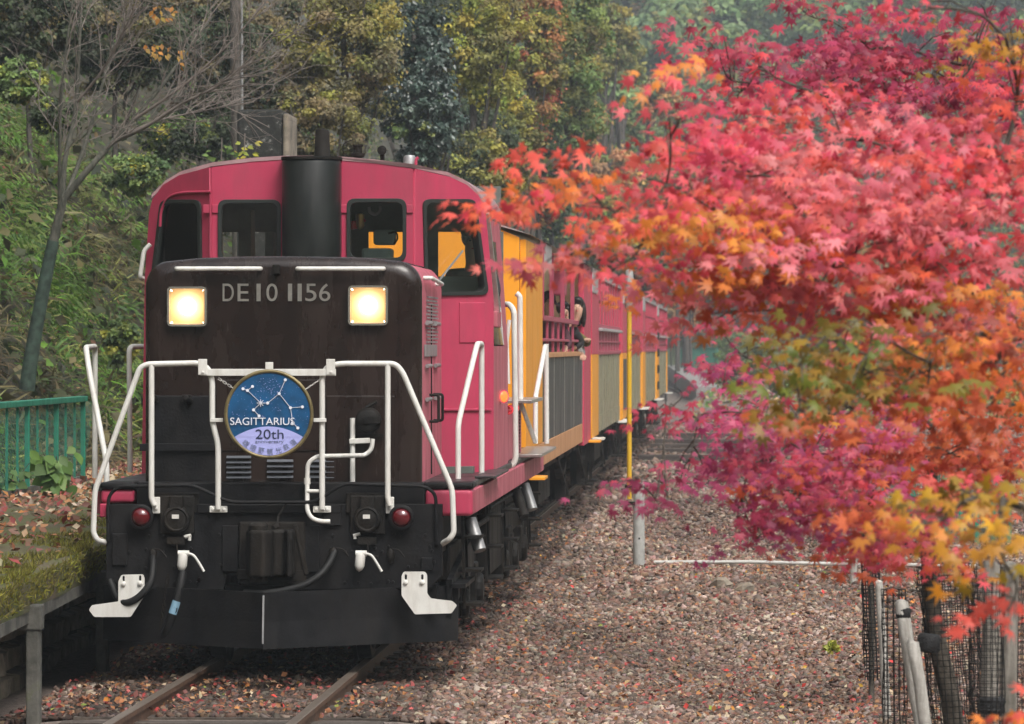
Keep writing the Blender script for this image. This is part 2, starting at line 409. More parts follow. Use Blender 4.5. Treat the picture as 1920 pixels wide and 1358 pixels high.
M_twig = mat('twig_bark', (.17, .14, .12), .7, noise=.3, nscale=6)
M_maplebark = twotone('maple_bark', (.05, .042, .034), (.11, .095, .075), 12, bump=.5, bscale=40, vec=(3, 3, .8))
M_stake = twotone('stake_wood', (.30, .28, .25), (.50, .48, .44), 7, bump=.4, bscale=30, vec=(4, 4, .5))
M_stakedark = twotone('weathered_stake', (.13, .12, .10), (.26, .24, .21), 7, bump=.4, bscale=30, vec=(4, 4, .5))
M_net = mat('black_netting', (.010, .010, .011), .6)
M_tie = mat('black_tie', (.012, .012, .013), .7, bump=.5, bscale=80)
M_pipe = mat('white_pipe', (.50, .49, .46), .5, noise=.1)
M_blue = mat('badge_blue', (.008, .075, .19), .35, noise=.3, nscale=9)
M_lav = mat('badge_lavender', (.42, .44, .82), .4)
M_badgewhite = mat('badge_white', (.78, .80, .88), .4)
M_badgedark = mat('badge_dark', (.03, .04, .09), .4)
M_badgegrey = mat('badge_grey', (.22, .25, .40), .4)
M_badgerim = mat('badge_rim', (.20, .16, .075), .4, metal=.5, noise=.5, nscale=7)
M_skin = mat('skin', (.62, .38, .27), .5)
M_hair = mat('dark_hair', (.012, .009, .008), .45)
M_coatdark = mat('dark_coat', (.02, .018, .02), .8)
M_coatplum = mat('plum_jacket', (.07, .02, .03), .8)
M_coatolive = mat('olive_sleeve', (.13, .11, .03), .85)
M_coatgrey = mat('grey_top', (.38, .37, .35), .8)
M_cloth_white = mat('white_shirt', (.7, .7, .66), .7)
M_hosemark = mat('blue_hose_band', (.22, .38, .50), .5)
M_leaf = leafmat('foliage', .55, .3)
M_leafgloss = leafmat('glossy_foliage', .33, .15, spec=.6)
M_fern = leafmat('fern_foliage', .55, .35)
M_mapleleaf = leafmat('maple_foliage', .45, .34)
M_litter = leafmat('leaf_litter', .6, .1)
M_gravel = attrmat('ballast_stone', .85)
M_moss = leafmat('moss', .8, .2)

# ------------------------------------------------------------------ the setting
XC = -3.37                                     # track centre line
def gz(x, y):
    """height of the ballast ground"""
    x = np.asarray(x, float); y = np.asarray(y, float)
    d = np.abs(x - XC)
    z = -0.105 - .145 * np.clip((d - 1.0) / 1.6, 0, 1)
    z = z + .06 * np.sin(x * 1.7 + y * .31) * np.clip((d - 1.6) / 1, 0, 1) + .03 * np.sin(x * 4.1 - y * .9) * np.clip((d - 1.6), 0, 1)
    z = z + .24 * np.clip((y - 60) / 32, 0, 1) * np.clip((x + 2.6) / .8, 0, 1)
    dt = x - (XC - np.clip(y - 195, 0, None) ** 2 / 2600.0)
    return z + .62 * np.clip((y - 140) / 60, 0, 1.6) * np.clip((dt - 1.2) / .8, 0, 1)
def sheet(name, xs, ys, fz, mat_, **kw):
    X, Y = np.meshgrid(xs, ys); Z = fz(X, Y); V = np.stack([X, Y, Z], -1).reshape(-1, 3)
    nx = len(xs); i, j = np.meshgrid(np.arange(nx - 1), np.arange(len(ys) - 1)); a = (j * nx + i).ravel()
    T = np.stack([a, a + 1, a + nx + 1, a + nx], -1)
    o = put(name, np_mesh(name, V, T, smooth=True), mat_, **kw); o['kind'] = 'structure'; return o
xs = np.unique(np.concatenate([np.linspace(-900, -8, 20), np.linspace(-8, 10, 73), np.linspace(10, 900, 22)]))
ys = np.unique(np.concatenate([np.linspace(-60, 24, 10), np.linspace(24, 130, 160), np.linspace(130, 400, 70), np.linspace(400, 2200, 14)]))
sheet('ground', xs, ys, lambda x, y: gz(x, y) - .02, M_ballastbed)

def valley_z(x, y):
    r_ = np.hypot((x - 20) / 1.0, np.clip(-y - 10, 0, None) * 1.2) * np.where(x > 20, 1, .0) + np.clip(-y - 10, 0, None) * np.where(x > 20, 0, 1.2)
    b_ = .75 * np.clip(r_ - 34, 0, None)
    return -1.0 + np.minimum(b_, 70) + 2 * np.sin(x * .13 + y * .09) * np.clip(b_ / 12, 0, 1)
sheet('unseen_valley_hills', np.linspace(-150, 200, 60), np.linspace(-190, 268, 80), valley_z, M_hill)  # valley carried on unseen behind the camera, added to darken glossy reflections
def track_x(y): return XC + np.where(y > 195, -((y - 195) ** 2) / 2600.0, 0)
def hill_foot(y): return -7.75 + .25 * np.sin(y * .11) + np.where(y > 195, -((y - 195) ** 2) / 2600.0, 0)
def hill_z(x, y):
    d = np.clip(hill_foot(y) - x, -3, None)
    z = .70 + np.where(d > 0, 1.25 * d + .5 * np.sin(d * .9) * np.clip(d, 0, 1), .9 * d)
    z = np.where(d > 30, .70 + 37.5 + (d - 30) * .5, z)
    return z + (.22 * np.sin(x * 1.3 + y * .7) + .16 * np.sin(x * 2.9 - y * 1.9) + .5 * np.sin(y * .23)) * np.clip(d / 1.5, 0, 1)
us = np.unique(np.concatenate([np.linspace(0, 10, 44), np.linspace(10, 160, 30)])); ys2 = np.unique(np.concatenate([np.linspace(-90, 8, 30), np.linspace(8, 110, 170), np.linspace(110, 420, 80)]))
U, YY = np.meshgrid(us, ys2); XX = hill_foot(YY) + .9 - U; ZZ = hill_z(XX, YY)
i, j = np.meshgrid(np.arange(len(us) - 1), np.arange(len(ys2) - 1)); a = (j * len(us) + i).ravel()
o = put('hillside', np_mesh('hillside', np.stack([XX, YY, ZZ], -1).reshape(-1, 3), np.stack([a, a + len(us), a + len(us) + 1, a + 1], -1), smooth=True), M_soil); o['kind'] = 'structure'

def far_z(x, y):
    base = .62 * np.clip(y - 300 - .25 * x + 14 * np.sin(x * .045) + 8 * np.sin(x * .11 + 2), 0, None)
    return -1.0 + np.minimum(base, 150 + .1 * base) + 2.5 * np.sin(x * .13 + y * .09) * np.clip(base / 12, 0, 1)
sheet('far_hills', np.linspace(-420, 520, 90), np.linspace(270, 900, 90), far_z, M_hill)

# sky dome outside everything is the world itself; the haze box comes after the structure
hz = MB(); hz.box((-440, -200, -2.4), (540, 910, 260))
M_haze = bpy.data.materials.new('haze'); M_haze.use_nodes = True
nn = M_haze.node_tree.nodes; nn.remove(nn['Principled BSDF'])
pv = nn.new('ShaderNodeVolumePrincipled'); pv.inputs['Color'].default_value = (.80, .91, 1, 1); pv.inputs['Density'].default_value = .00072; pv.inputs['Anisotropy'].default_value = .2
M_haze.node_tree.links.new(pv.outputs[0], nn['Material Output'].inputs['Volume'])
HAZE = hz.build('haze', M_haze); HAZE['kind'] = 'stuff'

# railway track
trk = thing('railway_track', None, None, (XC, 29, 0)); trk['kind'] = 'structure'
prof = [(-.065, -.153), (.065, -.153), (.065, -.14), (.012, -.12), (.012, -.045), (.033, -.035), (.033, -.004), (.028, 0), (-.028, 0), (-.033, -.004), (-.033, -.035), (-.012, -.045), (-.012, -.12), (-.065, -.14)]
ty = list(np.linspace(12, 235, 24)) + list(np.linspace(245, 420, 24))
for sgn in (-1, 1):
    m = MB(); rings = []
    for y in ty:
        x = float(track_x(np.array(y))) + sgn * .57
        rings.append([(x + a, y, b + .0) for a, b in prof])
    m.loft(rings); me = m.mesh('rail'); me.materials.append(M_rail); me.materials.append(M_railtop)
    o = put('rail', me, None, trk)
    for p in me.polygons:
        if p.normal.z > .75 and (me.vertices[p.vertices[0]].co.z > -.01): p.material_index = 1
m = MB(); m.box((-1.05, -.11, -.30), (1.05, .11, -.100)); sle = m.mesh('sleeper')
sle.materials.append(M_sleeper)
for k, y in enumerate(np.arange(27.2, 150, .62 if True else 1)):
    if y > 60 and k % 2: continue
    o = bpy.data.objects.new('sleeper', sle); COL.objects.link(o); o.parent = trk
    o.location = (float(track_x(np.array(y))) - XC, y - 29, -.0 + random.uniform(-.01, .01)); o.rotation_euler.z = random.uniform(-.02, .02)

# ------------------------------------------------------------------ platform
def edge_x(y): return -4.62 - (y - 27) * .042 if y < 36 else -5.0 - (y - 36) * .006
plat = thing('station_platform', None, None, (-6, 34, 0)); plat['kind'] = 'structure'
pys = np.linspace(14, 120, 110)
m = MB()
rings = []
for y in pys:
    ex = edge_x(y) + .02 * math.sin(y * 3.1)
    xb = float(hill_foot(np.array(y))) - .3
    rings.append([(ex, y, .60), (ex + .01, y, .80), (ex - .05, y, .83), (ex - 1.2, y, .835 + .02 * math.sin(y)), (xb, y, .84), (xb, y, .60)])
m.loft(rings); m.build('platform_slab', M_mosstop, plat, smooth=50)
# fascia boards / kerb under the mossy lip, posts and stone wall below
m = MB(); m.loft([[(edge_x(y) + .0, y, .52), (edge_x(y) + .0, y, .60), (edge_x(y) - .16, y, .60), (edge_x(y) - .16, y, .52)] for y in pys]); m.build('edge_beam', M_oldconc, plat)
for y in (20.1, 24.5, 28.9, 33.3, 37.7, 42):
    m = MB(); ex = edge_x(y); m.box((ex - .02, y - .06, -.2), (ex + .07, y + .06, .52)); m.box((ex - .08, y - .07, .47), (ex + .085, y + .07, .64)); m.build('support_post', M_oldconc, plat, bevel=.012)
m = MB(); m.loft([[(edge_x(y) - .62, y, -.3), (edge_x(y) - .62, y, .6), (edge_x(y) - .9, y, .6), (edge_x(y) - .9, y, -.3)] for y in pys]); m.build('backing_wall', M_soil, plat)
k = 0
for row in range(4):
    y = 22 + (row % 2) * .22
    while y < 42:
        L = random.uniform(.34, .6); z0 = -.25 + row * .215
        m = MB(); ex = edge_x(y) - .62
        vs = []
        for (yy, zz) in ((0, 0), (L - .03, 0), (L - .03, .19), (0, .19)):
            vs.append((ex + random.uniform(.0, .02), y + yy + random.uniform(-.02, .02), z0 + zz + random.uniform(-.015, .015)))
        c = sum((Vector(v) for v in vs), Vector()) / 4
        fr = [tuple(Vector(v).lerp(c, .22) + Vector((.09 + random.uniform(-.02, .02), 0, 0))) for v in vs]
        m.add(vs + fr, [(0, 1, 5, 4), (1, 2, 6, 5), (2, 3, 7, 6), (3, 0, 4, 7), (4, 5, 6, 7)])
        m.build('stone', M_stone, plat); y += L; k += 1
# ------------------------------------------------------------------ LOCOMOTIVE
YB, YH, YF, YC, YR = 31.7, 31.55, 32.4, 34.6, 37.7
loco = thing('diesel_locomotive', 'pink and black diesel locomotive with two lit square headlights and white handrails', 'locomotive', (XC, YB, 0))
ZD = 1.345                                      # deck height
def tubepx(name, pts, r, mat_=M_white, parent=None, fil=.06, n=10):
    """bent pipe through measured points (px, py, Y)"""
    m = MB(); m.tube(fillet([at(*p) for p in pts], fil, 5), r, n); return m.build(name, mat_, parent or loco, smooth=50)
# hood: rounded box lofted along Y
hx0, hx1 = at(270, 700, YF).x, at(790, 700, YF).x
hc = (hx0 + hx1) / 2
def hood_ring(y, inset, ztop, zb):
    pts = []
    w_ = (hx1 - hx0) / 2 - inset; rc = .19; crown = .035
    pts += [(hc - w_, y, zb)]
    for k in range(9):
        a = math.pi - k * math.pi / 16; pts.append((hc - w_ + rc + rc * math.cos(a), y, ztop - inset - rc + rc * math.sin(a) - crown * (1 if k == 0 else 1)))
    for t in (-.6, -.3, 0, .3, .6): pts.append((hc + t * w_, y, ztop - inset - crown * (t * t)))
    for k in range(9):
        a = math.pi / 2 - k * math.pi / 16; pts.append((hc + w_ - rc + rc * math.cos(a), y, ztop - inset - rc + rc * math.sin(a) - crown))
    pts += [(hc + w_, y, zb)]
    return pts
zt = at(530, 480, YF).z
m = MB(); m.loft([hood_ring(YF, .085, zt, ZD), hood_ring(YF + .008, .055, zt, ZD), hood_ring(YF + .028, .024, zt, ZD), hood_ring(YF + .055, .007, zt, ZD), hood_ring(YF + .09, 0, zt, ZD), hood_ring(YF + .6, 0, zt, ZD), hood_ring(YC - .01, 0, zt, ZD)])
me = m.mesh('hood'); me.materials.append(M_black); me.materials.append(M_pinksheen)
hood = put('hood', me, None, loco, smooth=35)
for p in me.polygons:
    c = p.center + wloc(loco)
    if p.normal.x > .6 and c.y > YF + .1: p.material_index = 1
# centre seam strip, side hood door details
for x in (at(452, 700, YF).x, at(528, 700, YF).x, at(608, 700, YF).x):
    pass
m = MB(); xs_ = hx1 + .006
m.box((xs_ - .004, YF + .98, ZD + .03), (xs_ + .004, YF + 1.0, zt - .35)); m.build('door_seam', M_grime, hood)
for zz in (2.52, 2.2, 1.95):
    for yy in (YF + .35, YF + 1.25):
        m = MB(); m.tube([(xs_ + .012, yy, zz), (xs_ + .012, yy + .42, zz)], .016, 8); m.build('hinge', M_steelgrey, hood, smooth=50)
for yy in (YF + .75, YF + 1.2):
    m = MB(); m.tube(fillet([(xs_, yy, 1.98), (xs_ + .07, yy, 1.98), (xs_ + .07, yy, 1.78), (xs_, yy, 1.78)], .02), .011, 8); m.build('door_handle', M_grime, hood, smooth=50)
m = MB()
for col_ in range(7):
    for r_ in range(14):
        yy = YF + .5 + col_ * .16 + (r_ % 2) * .08; zz = 2.38 + r_ * .026
        m.box((xs_ - .004, yy - .03, zz - .006), (xs_ + .012, yy + .03, zz + .006))
m.build('vent_louvres', M_steelgrey, hood, kind='stuff')
m = MB(); m.box((xs_ - .003, YF + .25, 2.27), (xs_ + .008, YF + 1.5, 2.36)); m.build('data_plate', M_steelgrey, hood, bevel=.003)
# grab bars over the hood front
for a_, b_ in ((330, 487), (557, 718)):
    m = MB(); p = at(a_, 504, YF - .06); q = at(b_, 504, YF - .06)
    m.tube(fillet([p + Vector((0, .08, 0)), p, q, q + Vector((0, .08, 0))], .03), .017, 10); m.build('grab_bar', M_white, hood, smooth=50)
m = MB(); p = at(518, 505, YF - .03); m.box(p - Vector((.025, .03, .035)), p + Vector((.025, .05, .035))); m.build('latch_block', M_grime, hood, bevel=.006)
m = MB(); p = Vector((hx1 + .05, YF + .35, at(790, 520, YF).z)); m.tube(fillet([p + Vector((-.06, 0, 0)), p, p + Vector((0, 1.2, -.03)), p + Vector((-.06, 1.2, -.03))], .04), .016, 10); m.build('grab_bar', M_white, hood, smooth=50)
# running number, each letter a raised metal piece
for ch, cx in zip('DE101156', (428, 456, 485, 510, 544, 562, 583, 609)):
    h_ = 33 / 254.6; wd = {'1': .030}.get(ch, .082)
    me = text_mesh(ch, h_, .010, width=wd)
    p = at(cx, 565, YF); me.transform(Matrix.Translation((p.x, YF - .012 + .012, p.z)) @ Matrix.Rotation(R(90), 4, 'X'))
    put('number_letter', me, M_alu, hood)
# headlights
for cx, cy in ((352, 575), (691, 573)):
    c = at(cx, cy, YF); s_ = .147
    hl = MB(); out = fillet([(c.x - s_, YF, c.z - s_), (c.x + s_, YF, c.z - s_), (c.x + s_, YF, c.z + s_), (c.x - s_, YF, c.z + s_)], .035, 4, True)
    ins = [Vector((c.x + (p.x - c.x) * .9, p.y, c.z + (p.z - c.z) * .9)) for p in out]
    deep = [Vector((c.x + (p.x - c.x) * .62, p.y + .02, c.z + (p.z - c.z) * .62)) for p in out]
    fw = Vector((0, -.055, 0)); bk = Vector((0, .03, 0))
    hl.loft([[p + bk for p in out], [p + fw for p in out], [p + fw for p in ins], [p + Vector((0, -.035, 0)) for p in ins], [p for p in deep]], caps=False)
    ho = hl.build('headlight', M_bezel, hood, smooth=40)
    m = MB(); m.prism([p + Vector((0, -.02, 0)) - c for p in ins], (0, .008, 0)); lo = put('lens', m.mesh('lens'), M_lens); lo.parent = ho; lo.location = c - wloc(loco)
    m = MB(); m.lathe((c.x, YF - .022, c.z), (0, -1, 0), [(0, .062), (.008, .058), (.016, .03), (.018, .0)], 24); m.build('lamp', M_lamp, ho, smooth=60)
# louvre slats low on the hood
for x0, x1, y0 in ((425, 471, 857), (501, 550, 864), (579, 627, 864)):
    for k in range(5 if y0 < 860 else 4):
        yy = y0 + k * 9.4 if y0 < 860 else y0 + k * 10
        a = at(x0, yy, YF); b = at(x1, yy, YF)
        m = MB(); m.add([a + Vector((0, .0, .009)), b + Vector((0, .0, .009)), b + Vector((0, -.03, -.008)), a + Vector((0, -.03, -.008)), a + Vector((0, .0, -.010)), b + Vector((0, .0, -.010))],
                        [(0, 1, 2, 3), (3, 2, 5, 4), (0, 3, 4), (1, 5, 2)]); m.build('louvre_slat', M_louvre, hood)
# black plated lower left panel with brackets
m = MB(); a = at(285, 742, YF - .03); b = at(404, 905, YF - .03); m.box((a.x, YF - .04, b.z), (b.x, YF + .0, a.z)); lp = m.build('lower_panel', M_beam, hood, bevel=.008)
m = MB(); a = at(262, 832, YF - .06); b = at(406, 846, YF - .06); m.box((a.x, YF - .07, b.z), (b.x, YF - .045, a.z)); m.build('strap', M_beam, hood, bevel=.004)
for cx in (286, 350):
    p = at(cx, 748, YF - .06); m = MB(); m.box(p - Vector((.035, .03, .03)), p + Vector((.03, .06, .03))); m.tube([p + Vector((0, -.06, .01)), p + Vector((.03, 0, -.02))], .022, 8); m.build('bracket', M_grime, hood, bevel=.006)
# plate with the round jumper box on the right
m = MB(); a = at(612, 742, YF); b = at(740, 905, YF); m.box((a.x, YF - .022, b.z), (b.x, YF, a.z)); m.build('lower_panel', M_black, hood, bevel=.006)
p = at(692, 788, YF); m = MB(); m.lathe((p.x, YF - .02, p.z), (0, -1, 0), [(0, .095), (.05, .095), (.06, .085), (.1, .08), (.11, .06), (.11, 0)], 22)
m.box((p.x - .02, YF - .15, p.z - .02), (p.x + .09, YF - .03, p.z + .03)); jb = m.build('jumper_box', M_grime, hood, smooth=40)
m = MB(); m.box((p.x - .12, YF - .045, p.z - .125), (p.x + .11, YF - .02, p.z - .10)); m.build('box_shelf', M_grime, hood); m = MB(); m.tube([(p.x - .02, YF - .06, p.z + .09), (p.x + .06, YF - .06, p.z + .14)], .014, 8); m.build('box_bracket', M_grime, hood)
# faint doors on hood front
for x0, x1 in ((405, 612),):
    a = at(x0, 712, YF); b = at(x1, 846, YF); m = MB(); m.box((a.x, YF - .010, b.z), (b.x, YF, a.z)); m.build('front_panel', M_black, hood, bevel=.005)
for x_ in (748,):
    m = MB(); a = at(x_, 530, YF); b = at(x_, 900, YF); m.box((a.x - .005, YF - .006, b.z), (a.x + .005, YF + .002, a.z)); m.build('seam_strip', M_black, hood)

# ---- cab
PA, PB_ = Vector((at(397, 600, YC).x, YC, 0)), Vector((at(775, 600, YC).x, YC, 0))
PL = Vector((-4.73, 35.1, 0)); PRt = Vector((-2.0, 35.1, 0))
uL = PA - PL; uR = PRt - PB_
cab = MB().box((-4.6, YC + .12, ZD), (-2.12, YR - .1, ZD + .05)).build('cab', M_inside, loco)
top_c = [(397, 314), (430, 308), (475, 303), (530, 299.5), (585, 299), (640, 301), (700, 306), (740, 311), (775, 317)]
win_lc = rr(414, 379, 523, 489, 15); win_rc = rr(655, 377, 758, 486, 15)
win_l = rp([(310, 379), (379, 379), (381, 550), (290, 552)], 14); win_r = rp([(792, 378), (884, 378), (907, 549), (796, 551)], 14)
front = put('front_wall', plate([[(397, 905)] + top_c + [(775, 905)], win_lc, win_rc], .05, (PA.x, YC)), M_pink, cab)
lw = put('front_wall', plate([[(270, 905), (276, 520), (284, 400), (290, 374), (310, 347), (340, 329), (397, 314), (397, 905)], win_l], .05, PL, uL), M_pink, cab)
rw = put('front_wall', plate([[(775, 317), (840, 332), (872, 347), (893, 366), (906, 388), (914, 470), (922, 560), (922, 905), (775, 905)], win_r], .05, PB_, uR), M_pink, cab)
def shrink(poly, d):
    cx = sum(p[0] for p in poly) / len(poly); cy = sum(p[1] for p in poly) / len(poly)
    hw = max(abs(p[0] - cx) for p in poly); hh = max(abs(p[1] - cy) for p in poly)
    return [(cx + (p[0] - cx) * (1 - d / hw), cy + (p[1] - cy) * (1 - d / hh)) for p in poly]
def window(poly, P0, u, par):
    fr = put('window', plate([shrink(poly, -4.5), shrink(poly, 2.5)], .085, P0, u), M_seal, par, bevel=.008)
    put('pane', plate([shrink(poly, 2.0)], .008, P0, u), M_glass, fr); return fr
for poly, P0, u, par in ((win_lc, PA, (1, 0, 0), front), (win_rc, PA, (1, 0, 0), front), (win_l, PL, uL, lw), (win_r, PB_, uR, rw)): window(poly, P0, u, cab)
# small hinge plates beside the windows, rain strip on the left panel
for cx in (388, 404.5, 646, 769):
    p = at(cx, 392, YC); m = MB(); m.box((p.x - .025, YC - .04, p.z - .033), (p.x + .025, YC - .022, p.z + .033)); m.build('window_lug', M_pink, cab, bevel=.004)
nL = uL.normalized().cross(Vector((0, 0, 1)))
pts = [on_plane(px, py, PL + nL * .035, nL) for px, py in ((300, 425), (303, 395), (315, 372), (340, 362), (396, 360))]
m = MB(); m.tube(smooth_path(pts, 5), .012, 8); m.build('rain_strip', M_pink, cab, smooth=50)
p0 = on_plane(395, 362, PL + nL * .03, nL); m = MB(); m.bar(p0, Vector((p0.x, p0.y, 2.6)), .012, .02, (0, 1, 0)); m.build('panel_seam', M_pink, cab)
# roof
roof_px = [(284, 372), (310, 346), (340, 328), (397, 312)] + top_c[1:-1] + [(775, 315), (840, 330), (872, 345), (893, 364), (908, 386)]
ring0 = []; ring1 = []
for px, py in roof_px:
    Yp = YC - .03
    if px < 397: Yp = YC - .03 + .5 * (397 - px) / 113
    if px > 775: Yp = YC - .03 + .5 * (px - 775) / 130
    P = at(px, py, Yp); ring0.append(P); ring1.append(Vector((P.x, YR + .05, P.z)))
m = MB(); up = Vector((0, 0, .03)); m.loft([[p for p in ring0] + [p + up for p in reversed(ring0)], [p for p in ring1] + [p + up for p in reversed(ring1)]])
m.build('roof', M_caproof, cab, smooth=40)
# side walls (lean in above the waist), with a window opening each
for sx, xb, xt in ((1, -2.0, -2.075), (-1, -4.73, -4.665)):
    zw, ze = 2.62, 3.44
    m = MB(); th = .05 * sx
    m.prism([(xb, 35.1, ZD), (xb, YR, ZD), (xb, YR, 2.35), (xb, 35.1, 2.35)], (-th, 0, 0))
    m.prism([(xb, 35.1, 2.352), (xb, 35.55, 2.352), (xt, 35.55, ze), (xt, 35.1, ze)], (-th, 0, 0))
    m.prism([(xb, 37.0, 2.352), (xb, YR, 2.352), (xt, YR, ze), (xt, 37.0, ze)], (-th, 0, 0))
    m.prism([(xb + (xt - xb) * .8, 35.55, 3.22), (xb + (xt - xb) * .8, 37.0, 3.22), (xt, 37.0, ze), (xt, 35.55, ze)], (-th, 0, 0))
    sw = m.build('side_wall', M_pinksheen if sx > 0 else M_pink, cab)
    m = MB(); m.prism([(xb + .004 * sx, 35.55, 2.36), (xb + .004 * sx, 37.0, 2.36), (xt + .012 * sx, 37.0, 3.22), (xt + .012 * sx, 35.55, 3.22)], (-.012 * sx, 0, 0)); m.build('pane', M_glass, sw)
m = MB(); a = at(910, 388, 35.3); a.x = -2.035; m.bar((-2.045, 35.28, 3.42), (-1.965, 35.45, 2.62), .05, .05, (0, 1, 0)); m.build('gutter_strip', M_alu, cab, bevel=.006)
m = MB(); m.box((-2.06, 35.18, 2.5), (-1.95, 35.75, 2.63)); m.build('ledge', M_pinksheen, cab, bevel=.01)
# rear wall with windows
rwY = YR - .02
zb = 2.35
m = MB(); m.box((-4.70, rwY, ZD), (-2.03, rwY + .04, zb)); m.box((-4.70, rwY, 3.33), (-2.06, rwY + .04, 3.72))
for x0, x1 in ((-4.70, -4.60), (-4.03, -3.88), (-3.42, -3.2), (-2.70, -2.60), (-2.12, -2.04)): m.box((x0, rwY, zb), (x1, rwY + .04, 3.33))
m.build('rear_wall', M_inside, cab)
m = MB(); m.loft([[Vector((p.x * .985 - .05, YC + .56 if k else YR - .06, p.z - .06)) for p in ring0] + [Vector((p.x * .985 - .05, YC + .56 if k else YR - .06, p.z - .075)) for p in reversed(ring0)] for k in (1, 0)]); m.build('ceiling', M_inside, cab)
# interior pieces seen through the panes
m = MB(); m.box(at(680, 486, 35.1) - Vector((0, .1, .35)), at(736, 466, 35.1) + Vector((0, .15, 0))); p = at(725, 448, 35.2); m.box(p - Vector((.1, .1, .05)), p + Vector((.07, .1, .07))); m.build('control_desk', M_desk, cab, bevel=.02)
p = at(675, 400, 34.9); m = MB(); m.lathe(p, (0, 0, -1), [(0, .02), (.01, .035), (.10, .035), (.12, .02), (.13, 0)], 14); m.build('brass_lamp', M_brass, cab, smooth=50)
m = MB(); m.tube([at(662, 428, 34.9), at(685, 412, 34.9)], .014, 8); m.tube([at(662, 415, 34.9), at(664, 430, 34.9)], .03, 8); m.build('red_valve', M_red, cab, smooth=50)
m = MB(); m.tube(smooth_path([at(692, 388, 35), at(694, 398, 35), at(704, 402, 35), at(712, 396, 35), at(713, 386, 35)], 5), .013, 8); m.build('brake_handle', M_steelgrey, cab, smooth=50)
m = MB(); m.tube(smooth_path([at(728, 438, 35.1), at(742, 436, 35.1), at(745, 448, 35.1), at(738, 458, 35.1)], 5), .008, 8); m.build('cable', M_rubber, cab, smooth=50)
m = MB(); m.box(at(447, 492, 35.5), at(478, 395, 35.8)); m.build('inner_pillar', M_inside, cab)
m = MB(); m.box(at(497, 492, 35.3), at(518, 436, 35.5)); m.build('gauge_box', M_inside, cab, bevel=.01)
m = MB(); m.box(at(820, 600, 35.5), at(905, 520, 36.0)); m.build('control_desk', M_desk, cab, bevel=.02)
# wiper on the right window
nR = uR.normalized().cross(Vector((0, 0, 1)))
m = MB(); m.bar(on_plane(812, 540, PB_ + nR * .07, nR), on_plane(868, 470, PB_ + nR * .06, nR), .012, .012); m.build('wiper', M_steelgrey, cab)
# front cupboard panel
q = [on_plane(px, py, PB_ + nR * .035, nR) for px, py in ((862, 567), (911, 567), (911, 643), (862, 643))]
m = MB(); m.prism(q, -nR * .03); m.build('cabinet_door', M_pink, cab, bevel=.006)
m = MB(); a = on_plane(812, 768, PB_ + nR * .035, nR); b = on_plane(921, 768, PB_ + nR * .035, nR); m.bar(a, b, .02, .02); m.build('belt_strip', M_pink, cab, bevel=.004)
# exhaust stack box in front of the cab
c = at(582, 400, YC - .2); hw = (637 - 527) / 2 / 239.5
st = []
zs0, zs1 = zt - .1, at(582, 300, YC - .2).z
def stack_ring(z, k=1.0):
    pts = [(c.x - hw, YC - .02), (c.x - hw, YC - .14)] + [(c.x - hw * math.cos(t), YC - .14 - .2 * math.sin(t)) for t in np.linspace(.15, math.pi - .15, 13)] + [(c.x + hw, YC - .14), (c.x + hw, YC - .02)]
    return [Vector((c.x + (x - c.x) * k, YC - .02 + (y - YC + .02) * k, z)) for x, y in pts]
m = MB(); m.loft([stack_ring(zs0), stack_ring(zs1 - .02), stack_ring(zs1, .97)]); stack = m.build('exhaust_casing', M_stack, loco, smooth=40)
m = MB(); m.loft([stack_ring(zs1 + .002, 1.03), stack_ring(zs1 + .025, 1.03)]); m.build('casing_lid', M_grime, stack)
p = at(604, 297, YC - .1); m = MB(); m.lathe((p.x, YC - .08, zs1 + .02), (0, 0, 1), [(0, .068), (.02, .068), (.03, .062), (.20, .056), (.222, .05), (.225, .035), (.18, .03)], 20); m.build('exhaust_pipe', M_grime, stack, smooth=45)
# things on the roof: horn, whistle, vents
p = at(671, 302, YC + .3); m = MB(); m.lathe((p.x, p.y, p.z - .02), (0, 0, 1), [(0, .035), (.05, .03), (.055, .056), (.08, .058), (.085, .036), (.13, .034), (.135, .042), (.15, .042), (.152, 0)], 18); m.build('bell', M_grime, loco, smooth=40)
m = MB(); m.tube(smooth_path([at(664, 298, YC + .3), at(645, 288, YC + .3), at(645, 270, YC + .3), at(662, 262, YC + .3)], 6), .005, 6); m.build('pull_wire', M_grime, loco)
p = at(717, 306, YC + .5); m = MB(); m.tube([p - Vector((0, 0, .03)), p + Vector((0, 0, .08))], .018, 8); m.lathe(p + Vector((0, .04, .10)), (0, -1, 0), [(0, .01), (.05, .02), (.09, .038), (.09, 0)], 14); m.build('air_horn', M_grime, loco, smooth=40)
p = at(768, 314, YC + .5); m = MB(); m.lathe(p - Vector((0, 0, .03)), (0, 0, 1), [(0, .05), (.11, .05), (.125, .04), (.13, 0)], 18); m.build('roof_vent', M_steelgrey, loco, smooth=40)
p = at(780, 312, YC + .45); m = MB(); m.tube(smooth_path([p - Vector((0, 0, .02)), p + Vector((0, 0, .05)), p + Vector((.02, 0, .07))], 4), .012, 8); m.build('vent_pipe', M_pink, loco, smooth=40)
p = at(540, 300, YC + .1); m = MB(); m.box(p - Vector((.1, .1, .03)), p + Vector((.03, .1, .01))); m.tube([p, p + Vector((0, 0, .035))], .02, 8); m.build('roof_fitting', M_steelgrey, loco, bevel=.01)
# long hood behind the cab
m = MB(); m.loft([hood_ring(YR + .01, 0, 2.75, ZD), hood_ring(43.0, 0, 2.75, ZD)]); m.build('rear_hood', M_pink, loco, smooth=35)

